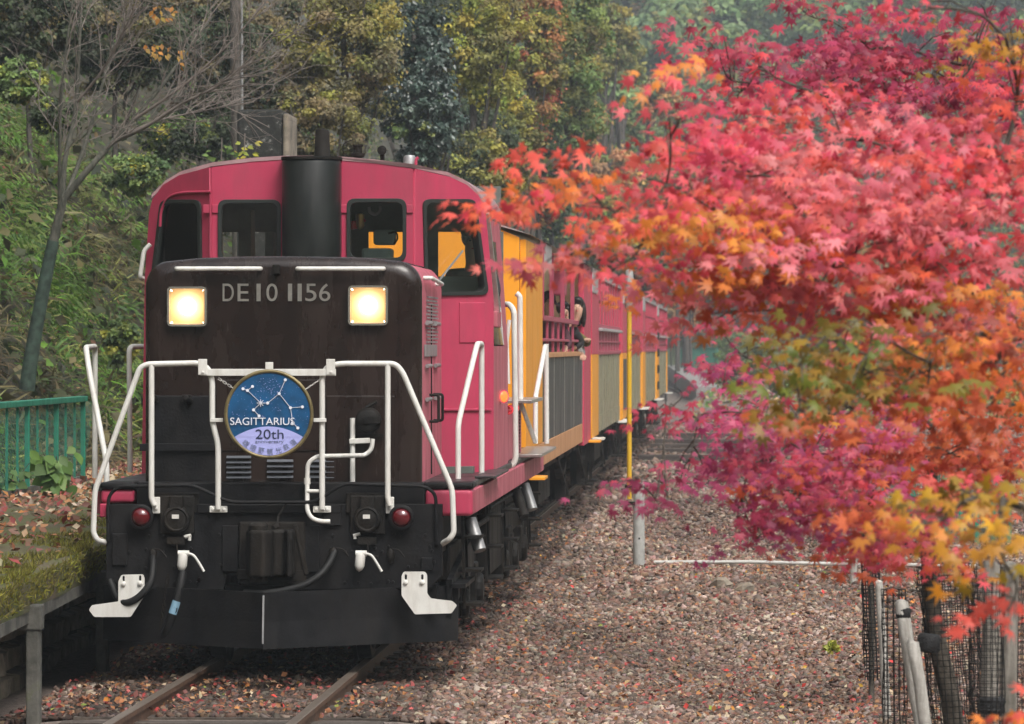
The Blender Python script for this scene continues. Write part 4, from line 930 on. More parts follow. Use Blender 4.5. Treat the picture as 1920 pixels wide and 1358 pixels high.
# ------------------------------------------------------------------ passenger cars
CX0, CX1 = -4.585, -2.155
def make_car(first, y0, label):
    g = 'open sightseeing cars behind the locomotive'
    c = thing('passenger_car', label, 'train car', (XC, y0, 0), g)
    CL = 18.9 if first else 15.95
    zb, zf, zl, zr, zm, zT = 1.05, 1.30, 2.25, 2.66, 2.42, 3.42
    arch = [(CX1 - .065, zT + .02), (CX1 - .35, zT + .14), (CX1 - .7, zT + .23), ((CX0 + CX1) / 2, zT + .29), (CX0 + .7, zT + .23), (CX0 + .35, zT + .14), (CX0 + .07, zT + .02)]
    y1 = y0 + CL - .45; d0 = y0 + (3.75 if first else 2.9); d1 = y1 - (2.7 if first else .35)
    for x in (CX1, CX0):
        sg = 1 if x == CX1 else -1
        m = MB(); m.box((x - .08 * sg, y0 + .02, zb), (x, y1 - .02, zf)); m.build('sill', M_salmon if first else M_beige, c, bevel=.006)
        # closed end panels and posts
        if first:
            m = MB(); m.box((x - .06 * sg, y0 + .02, zf + .002), (x + .0 * sg, d0 - .02, zT)); ep = m.build('end_panel', M_orange, c, bevel=.006)
            m = MB(); m.box((x - .02 * sg, y0 + .10, 3.18), (x + .006 * sg, d0 - .2, 3.20)); m.build('panel_strip', M_orange, ep)
            m = MB(); m.box((x - .04 * sg, d0, zl + .4), (x + .012 * sg, d0 + .06, zT)); m.build('edge_strip', M_carpink2, c)
            m = MB(); m.box((x - .06 * sg, d1, zb - .05), (x + .02 * sg, y1, zT + .05)); m.build('end_post', M_carpink, c, bevel=.008)
        else:
            m = MB(); m.box((x - .06 * sg, y0 + .02, zb - .02), (x + .02 * sg, d0, zl - .02)); m.build('door_panel', M_orange, c, bevel=.006)
            m = MB(); m.box((x - .06 * sg, y0 + .02, zl - .018), (x + .02 * sg, d0, zT)); m.build('end_post', M_carpink, c, bevel=.006)
            m = MB(); m.box((x - .06 * sg, d1, zb - .02), (x + .02 * sg, y1 - .05, zl - .02)); m.build('door_panel', M_orange, c, bevel=.006)
            m = MB(); m.box((x - .06 * sg, d1, zl - .018), (x + .02 * sg, y1 - .05, zT)); m.build('end_post', M_carpink, c, bevel=.006)
        # lower panels
        n = 4; L = (d1 - d0) / n
        for k in range(n):
            m = MB(); m.box((x - .05 * sg, d0 + k * L + (.03 if first else .01), zf + .002), (x - .006 * sg, d0 + (k + 1) * L - (.03 if first else .01), zl - .03)); m.build('lower_panel', M_darkpanel if first else M_beige, c, bevel=.005)
            if first:
                m = MB(); m.box((x - .05 * sg, d0 + (k + 1) * L - .028, zf + .002), (x + .0 * sg, d0 + (k + 1) * L + .028, zl - .03)); m.build('panel_trim', M_alu, c)
        m = MB(); m.box((x - .12 * sg, d0, zl - .028), (x + .02 * sg, d1, zl + .03)); m.build('ledge', M_salmon if first else M_carpink2, c, bevel=.006)
        # rails and bars of the open side
        for zz, hh in ((zr, .055), (zm, .03)):
            m = MB(); m.box((x - .05 * sg, d0 + .01, zz - hh / 2), (x + .012 * sg, d1 - .01, zz + hh / 2)); m.build('rail', M_carpink2, c, bevel=.006)
        nb = 8
        for k in range(1, nb):
            yy = d0 + (d1 - d0) * k / nb; m = MB(); m.box((x - .032 * sg, yy - .04, zl + .032), (x - .004 * sg, yy + .04, zr - .03)); m.build('low_bar', M_carpink2, c)
        if first: tb = [50.6, 53.7, 56.8]
        else: tb = list(np.linspace(d0 + .5, d1 - .5, 9))
        for yy in tb:
            m = MB(); m.box((x - (.05 if first else .03) * sg, yy - (.04 if first else .30), zr + .03), (x - .0 * sg, yy + (.04 if first else .30), zT)); m.build('window_post', M_carpink2 if first else M_carpink, c)
            if not first:
                m = MB(); m.box((x - .01 * sg, yy + .42, 3.0), (x + .006 * sg, yy + .75, 3.05)); m.build('vent_slot', M_rubber, c)
        if not first:
            m = MB(); m.box((x - .02 * sg, d0 + .6, zr - .08), (x + .06 * sg, d1 - .3, zr - .03)); m.build('handrail', M_roofgrey, c, bevel=.01)
            m = MB(); m.box((x - .014 * sg, d0, zl + .03), (x - .035 * sg, d1, zT)); m.build('inner_slats', M_carpink2, c)
        m = MB(); m.box((x - .10 * sg, y0 + .05, zT - .16 if first else zT - .2), (x + .03 * sg, y1 - .05, zT + .03))
        if not first or sg: m.box((x - .10 * sg, y0 + .05, zT + .032), (x - .02 * sg, y1, zT + .06))
        fm = MB()
        if first: fm.box((x - .08 * sg, d0 + .1, zT - .20), (x + .03 * sg, d0 + 1.6, zT + .05)); fm.build('fascia', M_roofgrey, c, bevel=.01)
        else:
            fm.box((x - .08 * sg, y0 + .03, zT - .30), (x + .035 * sg, y0 + 2.2, zT + .06)); fm.build('fascia', M_roofgrey, c, bevel=.01)
            fm = MB(); fm.box((x - .08 * sg, y0 + 2.25, zT - .06), (x + .03 * sg, y1, zT + .06)); fm.build('fascia', M_roofgrey, c, bevel=.01)
    # ends
    xm = (CX0 + CX1) / 2
    endm = M_orange if first else M_carpink
    m = MB(); m.prism([(CX0 + .07, y0, zf), (CX1 - .065, y0, zf)] + [(x_, y0, z_) for x_, z_ in arch], (0, .05, 0)); m.build('end_wall', endm, c, bevel=.006)
    m = MB(); m.prism([(CX0 + .07, y1 - .06, zf), (CX1 - .065, y1 - .06, zf)] + [(x_, y1 - .06, z_) for x_, z_ in arch], (0, .04, 0)); m.build('end_wall', M_cream, c)
    m = MB(); m.box((CX0 + .09, y0 + (3.9 if first else 1.4), zf + .06), (CX1 - .09, y0 + (3.95 if first else 1.45), zT - .02)); m.build('partition', M_cream, c)
    m = MB(); m.box((CX0 + .09, y0 + .06, zf - .06), (CX1 - .09, y1 - .07, zf)); m.build('floor', M_cream, c)
    rg = [(CX0 - .05, zT + .05)] + [(x_, z_ + .04) for x_, z_ in reversed(arch[1:-1])] + [(CX1 + .04, zT + .05)] + [(x_, z_ + .015) for x_, z_ in arch[1:-1]]
    m = MB(); m.loft([[Vector((x, y, z)) for x, z in rg] for y in (y0 - .05, d0)]); m.build('roof', M_roofgrey, c)
    rp_ = [(CX0 - .05, zT + .05), (CX0 + .35, zT + .18), (CX0 + .55, zT + .235), (CX0 + .55, zT + .21), (CX0 + .35, zT + .155)]
    for fl in (0, 1):
        m = MB(); m.loft([[Vector(((CX0 + CX1 - x) if fl else x, y, z)) for x, z in rp_] for y in (d0 + .002, y1)]); m.build('roof_side', M_roofgrey, c)
    m = MB(); m.loft([[Vector((x, y, z)) for x, z in ((CX0 + .552, zT + .225), (xm, zT + .32), (CX1 - .552, zT + .225), (CX1 - .552, zT + .215), (xm, zT + .31), (CX0 + .552, zT + .215))] for y in (d0 + .004, y1)]); m.build('added_skylight', M_glass, c)  # glass roof centre added to let daylight brighten the car inside
    # far-side lining, benches
    for yy in np.arange(d0 + 1.2, d1 - .8, 1.7):
        m = MB(); m.box((xm + .2, yy, 1.70), (CX1 - .12, yy + .45, 1.75)); m.box((xm + .2, yy + .44, 1.75), (CX1 - .12, yy + .49, 2.35)); m.build('bench', M_beamwood, c)
    if first:
        m = MB(); p = at(1068, 520, y0 + 10.5); m.box((CX1 - .20, y0 + 10.2, 2.98), (CX1 - .02, y0 + 10.9, 3.28)); m.build('speaker_box', M_carpink2, c, bevel=.02)
        m = MB(); m.tube(smooth_path([(CX1 - .15, y0 + 9.9, 2.99), (CX1 - .12, y0 + 9.9, 2.88), (CX1 - .10, y0 + 10.9, 2.86), (CX1 - .1, y0 + 11.0, 2.99)], 5), .018, 6); m.build('cable_loop', M_rubber, c)
    # steps, couplers, running gear
    for yy in (y0 + .25, y1 - .9):
        m = MB(); m.box((CX1 - .05, yy, 1.0), (CX1 + .18, yy + .7, 1.03)); m.build('door_step', M_orange if first else M_white, c, bevel=.004)
        m = MB()
        for dy in (0, .6): m.bar((CX1 - .02, yy + dy, 1.0), (CX1 - .02, yy + dy, .42), .02, .03, (0, 1, 0))
        m.box((CX1 - .14, yy - .02, .40), (CX1 + .08, yy + .65, .43)); m.build('foot_step', M_grime, c)
    m = MB(); m.box((CX0 + .25, y0 + .1, .85), (CX1 - .25, y1 - .1, 1.05)); m.box((xm - .2, y0 - .45, .8), (xm + .2, y0 + .2, 1.0)); m.box((CX1 - .5, y0 + 6, .55), (CX1 - .15, y0 + 9, .86)); m.build('underframe', M_grime, c)
    for yy in (y0 + 3.6, y1 - 3.6):
        for sg in (-1, 1):
            m = MB(); m.lathe((XC + sg * .535, yy, .43), (sg, 0, 0), [(-.06, .455), (-.03, .455), (-.03, .43), (.07, .425), (.07, .36), (.04, .34), (.04, .12), (.09, .1), (.09, 0)], 22); m.build('wheel', M_grime, c, smooth=35)
            m = MB(); x = XC + sg * .95
            rings = [[Vector((x + dx, yy - 1 + 2 * t, .78 - .16 * (1 - (2 * t - 1) ** 2) + dz)) for dx, dz in ((-.04, -.05), (.04, -.05), (.04, .05), (-.04, .05))] for t in np.linspace(0, 1, 9)]
            m.loft(rings); m.box((x - .07, yy - .16, .30), (x + .07, yy + .16, .64)); m.bar((x, yy - 1, .85), (x, yy - 1, 1.0), .06, .1, (0, 1, 0)); m.bar((x, yy + 1, .75), (x, yy + 1, 1.0), .06, .1, (0, 1, 0)); m.build('leaf_spring', M_grime, c)
    m = MB(); m.bar((CX1 - .25, y0 + 1.2, .9), (CX1 - .2, y0 + 3.0, .35), .05, .05); m.bar((CX1 - .25, y0 + 5.2, .35), (CX1 - .22, y0 + 12, .38), .04, .04); m.bar((CX1 - .25, y1 - 5.2, .9), (CX1 - .2, y1 - 3.0, .35), .05, .05); m.build('brake_rigging', M_grime, c)
    return c
car1 = make_car(True, 44.0, 'orange ended open sightseeing car coupled directly behind the locomotive')
car2 = make_car(False, 63.0, 'second sightseeing car, pink with barred sides, next behind the orange ended car')
car_labels = ['third sightseeing car, pink and beige, behind the yellow pole', 'fourth sightseeing car, pink over beige, last but one of the train', 'last sightseeing car of the train, farthest pink and beige one']
for k, lb in enumerate(car_labels):
    c_ = copy_tree(car2); c_.location.y = 63.0 + (k + 1) * 16.2; c_['label'] = lb
    if k == 0: m = MB(); m.box((CX1 + .021, 63 + 16.2 + .5, 1.2), (CX1 + .026, 63 + 16.2 + 2.5, 2.12)); m.build('door_window', M_darkpanel, c_)
# hazard stripes on the last car's post
m = MB(); last = c_
for k in range(4):
    z = 1.25 + k * .42; m.box((CX1 + .022, 63 + 3 * 16.2 + .05, z), (CX1 + .03, 63 + 3 * 16.2 + 2.85, z + .2))
m.build('hazard_stripe', M_rubber, last)

# ------------------------------------------------------------------ people
def skin_body(name, joints, edges, mat_, parent, sub=2):
    me = bpy.data.meshes.new(name); me.from_pydata([j[0] for j in joints], edges, [])
    o = bpy.data.objects.new(name, me); COL.objects.link(o); me.materials.append(mat_)
    o.modifiers.new('skin', 'SKIN'); s = o.modifiers.new('sub', 'SUBSURF'); s.levels = s.render_levels = sub
    me.skin_vertices[0].data[0].use_root = True
    for k, j in enumerate(joints):
        r_ = j[1]; me.skin_vertices[0].data[k].radius = r_ if hasattr(r_, '__len__') else (r_, r_)
    o.parent = parent; o.modifiers['skin'].use_smooth_shade = True
    return o
def ell(c, r, n=12):
    m = MB(); rings = []
    for i in range(1, n):
        a = math.pi * i / n; rings.append([Vector((c[0] + r[0] * math.sin(a) * math.cos(t), c[1] + r[1] * math.sin(a) * math.sin(t), c[2] + r[2] * math.cos(a))) for t in np.linspace(0, 2 * math.pi, 17)[:-1]])
    m.loft(rings); return m
def person(label, base, turn, coat, hairlong=False, lean=0, arm=None, glasses=False, group=None, cap=None):
    """seated adult; base is the seat point, faces -Y then turned by `turn` about Z"""
    p = thing('person', label, 'person', base, group)
    L = lean
    hips = (0, 0, .08); chest = (L * .5, -.03, .38); neck = (L * .9, -.05, .56); head0 = (L, -.07, .66); head1 = (L, -.09, .80)
    ar = arm or [(.17 + L * .5, -.03, .46), (.24 + L * .5, -.12, .22), (.15 + L * .5, -.32, .16)]
    al = [(-.17 + L * .5, -.03, .46), (-.24 + L * .4, -.12, .22), (-.12 + L * .3, -.30, .14)]
    body = skin_body('body', [(hips, (.14, .10)), (chest, (.15, .10)), (neck, .05), (head0, (.072, .085)), (head1, (.068, .085)), (ar[0], .055), (ar[1], .04), (ar[2], .032), (al[0], .055), (al[1], .04), (al[2], .032), ((.1, 0, -.30), .07), ((.1, 0, -.78), .05), ((-.1, 0, -.30), .07), ((-.1, 0, -.78), .05)],
                     [(0, 1), (1, 2), (2, 3), (3, 4), (1, 5), (5, 6), (6, 7), (1, 8), (8, 9), (9, 10), (0, 11), (11, 12), (0, 13), (13, 14)], M_skin, p)
    ft = Vector(ar[2]).lerp(Vector(ar[1]), .12); ft2 = Vector(al[2]).lerp(Vector(al[1]), .12)
    skin_body('jacket', [(hips, (.165, .125)), (chest, (.185, .125)), (Vector(neck) * 1 - Vector((0, 0, .05)), (.075, .07)), (ar[0], .078), (ar[1], .06), (tuple(ft), .048), (al[0], .078), (al[1], .06), (tuple(ft2), .048)],
              [(0, 1), (1, 2), (1, 3), (3, 4), (4, 5), (1, 6), (6, 7), (7, 8)], coat, p)
    skin_body('trousers', [((0, 0, .05), (.16, .12)), ((.1, 0, -.30), .085), ((.1, 0, -.80), .06), ((-.1, 0, -.30), .085), ((-.1, 0, -.80), .06)], [(0, 1), (1, 2), (0, 3), (3, 4)], M_coatdark, p)
    hx, hy, hz_ = L, -.08, .745
    m = ell((hx, hy + .025, hz_ + .045), (.092, .105, .098))
    if hairlong:
        for sx_ in (-1, 1): m.add(*(lambda q: (q.v, q.f))(ell((hx + sx_ * .082, hy + .035, hz_ - .10), (.036, .06, .17))))
        m.add(*(lambda q: (q.v, q.f))(ell((hx, hy + .085, hz_ - .09), (.09, .04, .17))))
    ho = put('hair', m.mesh('hair'), M_hair, None, smooth=60); ho.parent = p
    # open the hair over the face by pushing it back
    for v in ho.data.vertices:
        if v.co.y < hy - .055 and v.co.z < hz_ + .075: v.co.y = hy - .03
    m = MB()
    for sx_ in (-1, 1): m.add(*(lambda q: (q.v, q.f))(ell((hx + sx_ * .030, hy - .082, hz_ + .012), (.011, .006, .006), 6)))
    eo = put('eyes', m.mesh('eyes'), M_hair, None); eo.parent = p
    m = MB(); m.add([(hx - .013, hy - .085, hz_ - .028), (hx + .013, hy - .085, hz_ - .028), (hx, hy - .108, hz_ - .024), (hx, hy - .086, hz_ + .012)], [(0, 1, 2), (0, 2, 3), (1, 3, 2)]); no = put('nose', m.mesh('nose'), M_skin, None); no.parent = p
    m = ell((hx, hy - .080, hz_ - .052), (.020, .008, .006), 6); mo = put('mouth', m.mesh('mouth'), M_red, None); mo.parent = p
    if glasses:
        m = MB()
        for sx_ in (-1, 1): m.tube([Vector((hx + sx_ * .032 + .024 * math.cos(t), hy - .096, hz_ + .012 + .017 * math.sin(t))) for t in np.linspace(0, 2 * math.pi, 13)[:-1]], .003, 5, closed=True)
        go = put('glasses', m.mesh('glasses'), M_rubber, None); go.parent = p
    if cap:
        m = ell((hx, hy + .01, hz_ + .085), (.10, .115, .055)); ko = put('cap', m.mesh('cap'), cap, None, smooth=60); ko.parent = p
    # hands with five fingers
    for e_, q_ in ((ar, 1), (al, -1)):
        w_ = Vector(e_[2]); d_ = (w_ - Vector(e_[1])).normalized(); sd_ = d_.cross(Vector((0, 0, 1))).normalized(); up_ = sd_.cross(d_)
        J = [(w_, .026), (w_ + d_ * .05, (.036, .020))]; E = [(0, 1)]
        for k, ln_ in enumerate((.060, .072, .068, .052)):
            b_ = w_ + d_ * .085 + sd_ * ((k - 1.5) * .021); J.append((b_, .010)); J.append((b_ + d_ * ln_ * .55 - up_ * .012, .009)); J.append((b_ + d_ * ln_ * .8 - up_ * .035, .008)); i0 = len(J) - 3; E += [(1, i0), (i0, i0 + 1), (i0 + 1, i0 + 2)]
        b_ = w_ + d_ * .035 - sd_ * (.035 * q_); J.append((b_, .012)); J.append((b_ + d_ * .045 - sd_ * .012 * q_ - up_ * .01, .010)); i0 = len(J) - 2; E += [(1, i0), (i0, i0 + 1)]
        skin_body('hand', [(tuple(a_), b_) for a_, b_ in J], E, M_skin, p, 1)
    p.rotation_euler.z = turn
    return p
# seat points: heads at the measured places behind the bars of the first car
def stand(px, py, x, dx=0):
    """foot of the pose whose head (at local offset dx) sits at lateral position x"""
    Y = 55.0
    for _ in range(8): P = at(px, py, Y); Y *= x / P.x
    P = at(px, py, Y); return (P.x - dx, P.y, P.z - .745)
person('woman with long dark hair leaning out of the open car side', stand(1083, 576, -2.16, .26), 0, M_coatdark, hairlong=True, lean=.26, arm=[(.22, -.02, .43), (.31, .03, .27), (.21, -.06, .20)])
person('man with short dark hair and glasses beside the orange end panel', stand(1027, 566, -2.42), R(14), M_coatplum, glasses=True)
person('passenger in grey top half hidden between the man and the woman', stand(1052, 584, -2.40), R(30), M_coatgrey)
person('passenger in olive jacket with an arm resting over the car ledge', stand(1062, 592, -2.33), R(4), M_coatolive, arm=[(.17, -.03, .46), (.28, 0, .37), (.27, -.26, .42)])
person('driver in dark uniform sitting behind the cab window', (lambda P: (P.x, P.y, P.z - .745))(at(884, 455, 36.3)), R(10), M_coatdark, arm=[(.17, -.03, .46), (.16, -.25, .30), (.02, -.48, .36)], cap=M_coatdark)

# ------------------------------------------------------------------ poles, posts and things lying about
p0 = at(1198, 1078, 50.5); post = thing('concrete_post', 'short round grey concrete post standing in the ballast', 'post', (p0.x, 50.5, p0.z - .02))
m = MB(); m.lathe((p0.x, 50.5, p0.z - .1), (0, 0, 1), [(0, .068), (1.14, .064), (1.16, .058), (1.16, 0)], 20); m.build('shaft', M_concrete, post, smooth=40)
for zz in (.42, .70): m = MB(); m.lathe((p0.x + .005, 50.5 - .064, p0.z + zz), (0, -1, 0), [(-.02, .012), (.004, .012), (.005, 0)], 10); m.build('bolt_hole', M_rubber, post)
m = MB(); m.box((p0.x - .16, 50.45, p0.z + .80), (p0.x + .0, 50.5, p0.z + .84)); m.box((p0.x - .16, 50.45, p0.z + 1.0), (p0.x + .0, 50.5, p0.z + 1.03)); m.build('bracket', M_grime, post)
yp = thing('marker_pole', 'slim yellow marker pole with a grey upper sleeve beside the train', 'pole', (p0.x - .11, 50.5, p0.z + .7))
xa = at(1180, 700, 50.5).x
m = MB(); m.tube([(xa, 50.5, at(1180, 936, 50.5).z), (xa, 50.5, at(1180, 572, 50.5).z)], .028, 14); m.build('yellow_tube', M_yellow, yp, smooth=40)
m = MB(); zz = at(1180, 572, 50.5).z; m.lathe((xa, 50.5, zz - .06), (0, 0, 1), [(0, .03), (.03, .048), (.40, .048), (.46, .040), (.47, 0)], 16); m.build('grey_sleeve', M_greypole, yp, smooth=40)
m = MB(); m.lathe((xa, 50.5 - .044, zz + .25), (0, -1, 0), [(0, .022), (.008, .02), (.009, 0)], 12); m.build('sleeve_bolt', M_steelgrey, yp)
a = at(1226, 1072, 50.8); b = at(1832, 1074, 50.6)
m = MB(); a.z = float(gz(a.x, 50.8)) + .03; b.z = float(gz(b.x, 50.6)) + .03; m.tube([a, a.lerp(b, .3) + Vector((0, 0, .015)), a.lerp(b, .6), b], .022, 10)
tag(m.build('ground_pipe', M_pipe, smooth=40), 'long thin white pipe lying across the ballast', 'pipe')
TL = ['lowest and nearest of the old timbers lying beyond the concrete post', 'old timber with a pale top edge, second up from the nearest one', 'old timber in the middle of the five lying beyond the post', 'old timber second from the top of the five beyond the post', 'uppermost and farthest of the old timbers beyond the post']
for k, (px, py, Yt) in enumerate(((1196, 858, 89), (1213, 846, 94.5), (1220, 837, 98.5), (1228, 828, 103), (1241, 816, 110))):
    P = at(px, py, Yt); m = MB(); m.box((P.x, Yt - .13, P.z - .3), (P.x + 2.6, Yt + .13, P.z + .06)); tag(m.build('timber_beam', M_beamwood, bevel=.02), TL[k], 'timber', 'old timbers lying across the ballast')
# paving strip beyond the train
m = MB(); q = [(at(px0, py, Yp), at(px1, py, Yp)) for px0, px1, py, Yp in ((1306, 1352, 726, 185), (1292, 1334, 714, 202), (1278, 1316, 704, 222), (1264, 1297, 694, 248), (1250, 1280, 685, 285))]
m.loft([[a_, b_, b_ - Vector((0, 0, .8)), a_ - Vector((0, 0, .8))] for a_, b_ in q]); o = m.build('path', M_path); o['kind'] = 'structure'
# fallen stones in the ballast
for (px, py, Yt, s_, lb) in ((1352, 1128, 46, .17, 'largest brown stone lying loose in the ballast'), (1397, 1136, 45.5, .15, 'flat pale stone beside the largest brown stone')):
    P = at(px, py, Yt); P.z = float(gz(P.x, P.y)); m = MB(); m.lathe(P, (0, 0, 1), [(-.03, s_ * .6), (.02, s_ * .75), (.07, s_ * .6), (.10, s_ * .3)], 7)
    for i_, v in enumerate(m.v): m.v[i_] = (v[0] + random.uniform(-.02, .02), v[1] + random.uniform(-.02, .02), v[2] + random.uniform(-.01, .01))
    tag(m.build('stone', M_stone), lb, 'stone')

# ------------------------------------------------------------------ green fence on the platform
fx, fy0, fy1 = -7.26, 36.0, 48.3
fence = thing('mesh_fence', 'green wire mesh fence with flat top rail along the platform', 'fence', (fx, 42, .84))
m = MB(); m.box((fx - .05, fy0, 1.74), (fx + .05, fy1, 1.80)); m.build('top_rail', M_greenfence, fence, bevel=.006)
m = MB(); m.box((fx - .04, fy0, .86), (fx + .04, fy1, .92)); m.build('bottom_rail', M_oldconc, fence)
for y in np.arange(fy1, fy0, -1.9):
    m = MB(); m.box((fx - .025, y - .05, .84), (fx + .025, y, 1.74)); m.build('post', M_greenfence, fence, bevel=.004)
for y in np.arange(fy1 - .63, fy0, -1.9 / 3):
    m = MB(); m.box((fx - .012, y - .02, .92), (fx + .012, y, 1.74)); m.build('upright', M_greenfence, fence)
m = MB()
def wire(a, b, r_=.0022): m.tube([a, b], r_, 3, caps=False)
stp = .10
for k in range(int((fy1 - fy0 + .82) / stp)):
    y = fy0 + k * stp
    for s in (1, -1):
        y0_, y1_ = (y, y - .82) if s > 0 else (y - .82, y)
        wire((fx + .014, y0_, .92), (fx + .014, y1_, 1.74), .0017)
m.build('wire_mesh', M_greenwire, fence, kind='stuff')
# far green fence on the right bank
for (pts, lb) in ((None, 'distant low green fence beside the paving strip past the train'), ([(1.9, 60.0), (3.6, 59.5)], 'short green wire fence seen through the orange leaves')):
    if pts is None: qa, qb = at(1345, 686, 240), at(1276, 686, 268)
    else: qa, qb = Vector((*pts[0], float(gz(*pts[0])))), Vector((*pts[1], float(gz(*pts[1]))))
    (xa_, ya_), (xb_, yb_) = qa[:2], qb[:2]; f2 = thing('mesh_fence', lb, 'fence', tuple(qa))
    h_ = 1.0
    for q in np.linspace(0, 1, 9):
        x, y = xa_ + (xb_ - xa_) * q, ya_ + (yb_ - ya_) * q; z = qa.z + (qb.z - qa.z) * q; m = MB(); m.box((x - .03, y - .03, z - .6), (x + .03, y + .03, z + h_)); m.build('post', M_greenfence, f2)
    za, zb2 = qa.z, qb.z
    for zz in (h_, .1): m = MB(); m.bar((xa_, ya_, za + zz), (xb_, yb_, zb2 + zz), .04, .05); m.build('rail', M_greenfence, f2)
    m = MB(); n_ = 60
    for q in np.linspace(0, 1, n_): x, y = xa_ + (xb_ - xa_) * q, ya_ + (yb_ - ya_) * q; z = za + (zb2 - za) * q; m.bar((x, y, z + .1), (x, y, z + h_), .012 if ya_ < 100 else .10, .012)
    m.build('wire_mesh', M_greenwire, f2, kind='stuff')

# ------------------------------------------------------------------ ballast stones and fallen leaves
def pick(pal, n, jit=.18):
    pal = np.array(pal, float); c = pal[rng.integers(0, len(pal), n)]
    return np.clip(c * (1 + rng.normal(0, jit, (n, 1))) * (1 + rng.normal(0, .05, (n, 3))), .002, .95)
def ground_pts(n, y0, y1, pw=1.0, xpad=.4):
    """points on the ballast inside the wedge the photo looks at"""
    y = y0 + (y1 - y0) * rng.random(n) ** pw
    xl = np.maximum(-4.95 - .006 * (y - 30), -1450 * y / F); xr = 560 * y / F + xpad
    x = xl + (xr - xl) * rng.random(n)
    return x, y
STONE_PAL = [(0.224, 0.137, 0.103), (0.255, 0.173, 0.133), (0.170, 0.130, 0.109), (0.293, 0.227, 0.183), (0.109, 0.076, 0.061), (0.193, 0.110, 0.079), (0.240, 0.152, 0.106), (0.387, 0.301, 0.241), (0.140, 0.101, 0.079)]
cube = np.array([(-1, -1, -1), (1, -1, -1), (1, 1, -1), (-1, 1, -1), (-1, -1, 1), (1, -1, 1), (1, 1, 1), (-1, 1, 1)], float)
cT = [(0, 2, 1), (0, 3, 2), (4, 5, 6), (4, 6, 7), (0, 1, 5), (0, 5, 4), (1, 2, 6), (1, 6, 5), (2, 3, 7), (2, 7, 6), (3, 0, 4), (3, 4, 7)]
pts = []
for k in range(9):
    tv = cube * (.62 + .5 * rng.random((8, 1))) + rng.normal(0, .16, (8, 3))
    for n, y0, y1, pw, smin, smax in ((7000, 29, 44, 1.25, .011, .026), (3400, 43, 70, 1.1, .018, .034), (1900, 68, 135, 1.1, .03, .052)):
        x, y = ground_pts(n, y0, y1, pw)
        keep = ~((np.abs(x - XC) < .66) & (np.abs(x - XC) > .50)); x, y = x[keep], y[keep]; n = len(x)
        s = smin + (smax - smin) * rng.random(n) ** 1.6
        C = np.stack([x, y, gz(x, y) - .012 + rng.random(n) * .018], -1)
        sq = np.stack([.8 + .8 * rng.random(n), .8 + .6 * rng.random(n), .38 + .36 * rng.random(n)], -1)
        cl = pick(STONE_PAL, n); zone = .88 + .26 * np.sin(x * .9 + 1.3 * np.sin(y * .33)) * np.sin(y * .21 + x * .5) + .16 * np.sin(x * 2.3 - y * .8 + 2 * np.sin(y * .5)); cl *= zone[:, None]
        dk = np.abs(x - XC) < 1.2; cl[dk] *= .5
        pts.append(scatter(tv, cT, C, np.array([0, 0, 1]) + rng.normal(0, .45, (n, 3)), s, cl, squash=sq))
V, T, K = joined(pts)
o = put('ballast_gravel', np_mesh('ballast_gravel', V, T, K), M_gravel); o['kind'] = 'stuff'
LIT = [(0.242, 0.099, 0.050), (0.330, 0.165, 0.077), (0.187, 0.088, 0.055), (0.396, 0.242, 0.132), (0.275, 0.050, 0.044), (0.330, 0.132, 0.044), (0.462, 0.352, 0.242), (0.132, 0.072, 0.044), (0.220, 0.077, 0.066)]
x, y = ground_pts(17000, 29, 62, 1.2); drift = np.sin(x * 1.1 + 1.7 * np.sin(y * .41)) + np.sin(y * .63 - x * 2.1 + 1.3 * np.sin(x * 1.9)); kp = rng.random(len(x)) < np.clip(.42 + .36 * drift, .06, 1); x, y = x[kp], y[kp]; n = len(x); C = np.stack([x, y, gz(x, y) + .018 + rng.random(n) * .02], -1)
cl = pick(LIT, n); hot = rng.random(n) < .035; cl[hot] = pick([(.50, .30, .03), (.55, .05, .04), (.55, .22, .04), (.25, .3, .05)], hot.sum())
P1 = scatter(LEAF_V, LEAF_T, C, np.array([0, -.25, 1]) + rng.normal(0, .5, (n, 3)), .035 + .03 * rng.random(n), cl)
x, y = ground_pts(1500, 29, 48, 1.2); n = len(x); C = np.stack([x, y, gz(x, y) + .025 + rng.random(n) * .015], -1)
P2 = scatter(MAP_V, MAP_T, C, np.array([0, -.3, 1]) + rng.normal(0, .4, (n, 3)), .022 + .016 * rng.random(n), pick([(.40, .05, .05), (.30, .08, .06), (.42, .16, .05), (.26, .11, .06), (.5, .12, .1)], n))
V, T, K = joined([P1, P2]); o = put('fallen_leaves', np_mesh('fallen_leaves', V, T, K), M_litter); o['kind'] = 'stuff'
# leaves and moss on the platform
n = 9000; y = 28 + 32 * rng.random(n) ** 1.2; t = rng.random(n)
ex = np.array([edge_x(v) for v in y]); x = ex - .05 - t ** .8 * (ex - hill_foot(y) + .4)
keep = rng.random(n) < (.25 + .9 * t); x, y, t = x[keep], y[keep], t[keep]; n = len(x)
C = np.stack([x, y, np.full(n, .855) + .03 * rng.random(n)], -1)
V, T, K = scatter(LEAF_V, LEAF_T, C, np.array([0, -.3, 1]) + rng.normal(0, .5, (n, 3)), .05 + .06 * rng.random(n), pick(LIT, n))
o = put('leaf_litter', np_mesh('leaf_litter', V, T, K), M_litter); o['kind'] = 'stuff'
n = 24000; y = 26 + 22 * rng.random(n); e = np.array([edge_x(v) for v in y]); q = rng.random(n) ** 2.2
x = e + .015 - np.where(q < .10, 0, q) * 1.1 * (.55 + .45 * np.sin(y * 1.7)); lip = q < .10
C = np.stack([x, y, np.where(lip, .82 - .19 * rng.random(n) ** 1.5, .835)], -1)
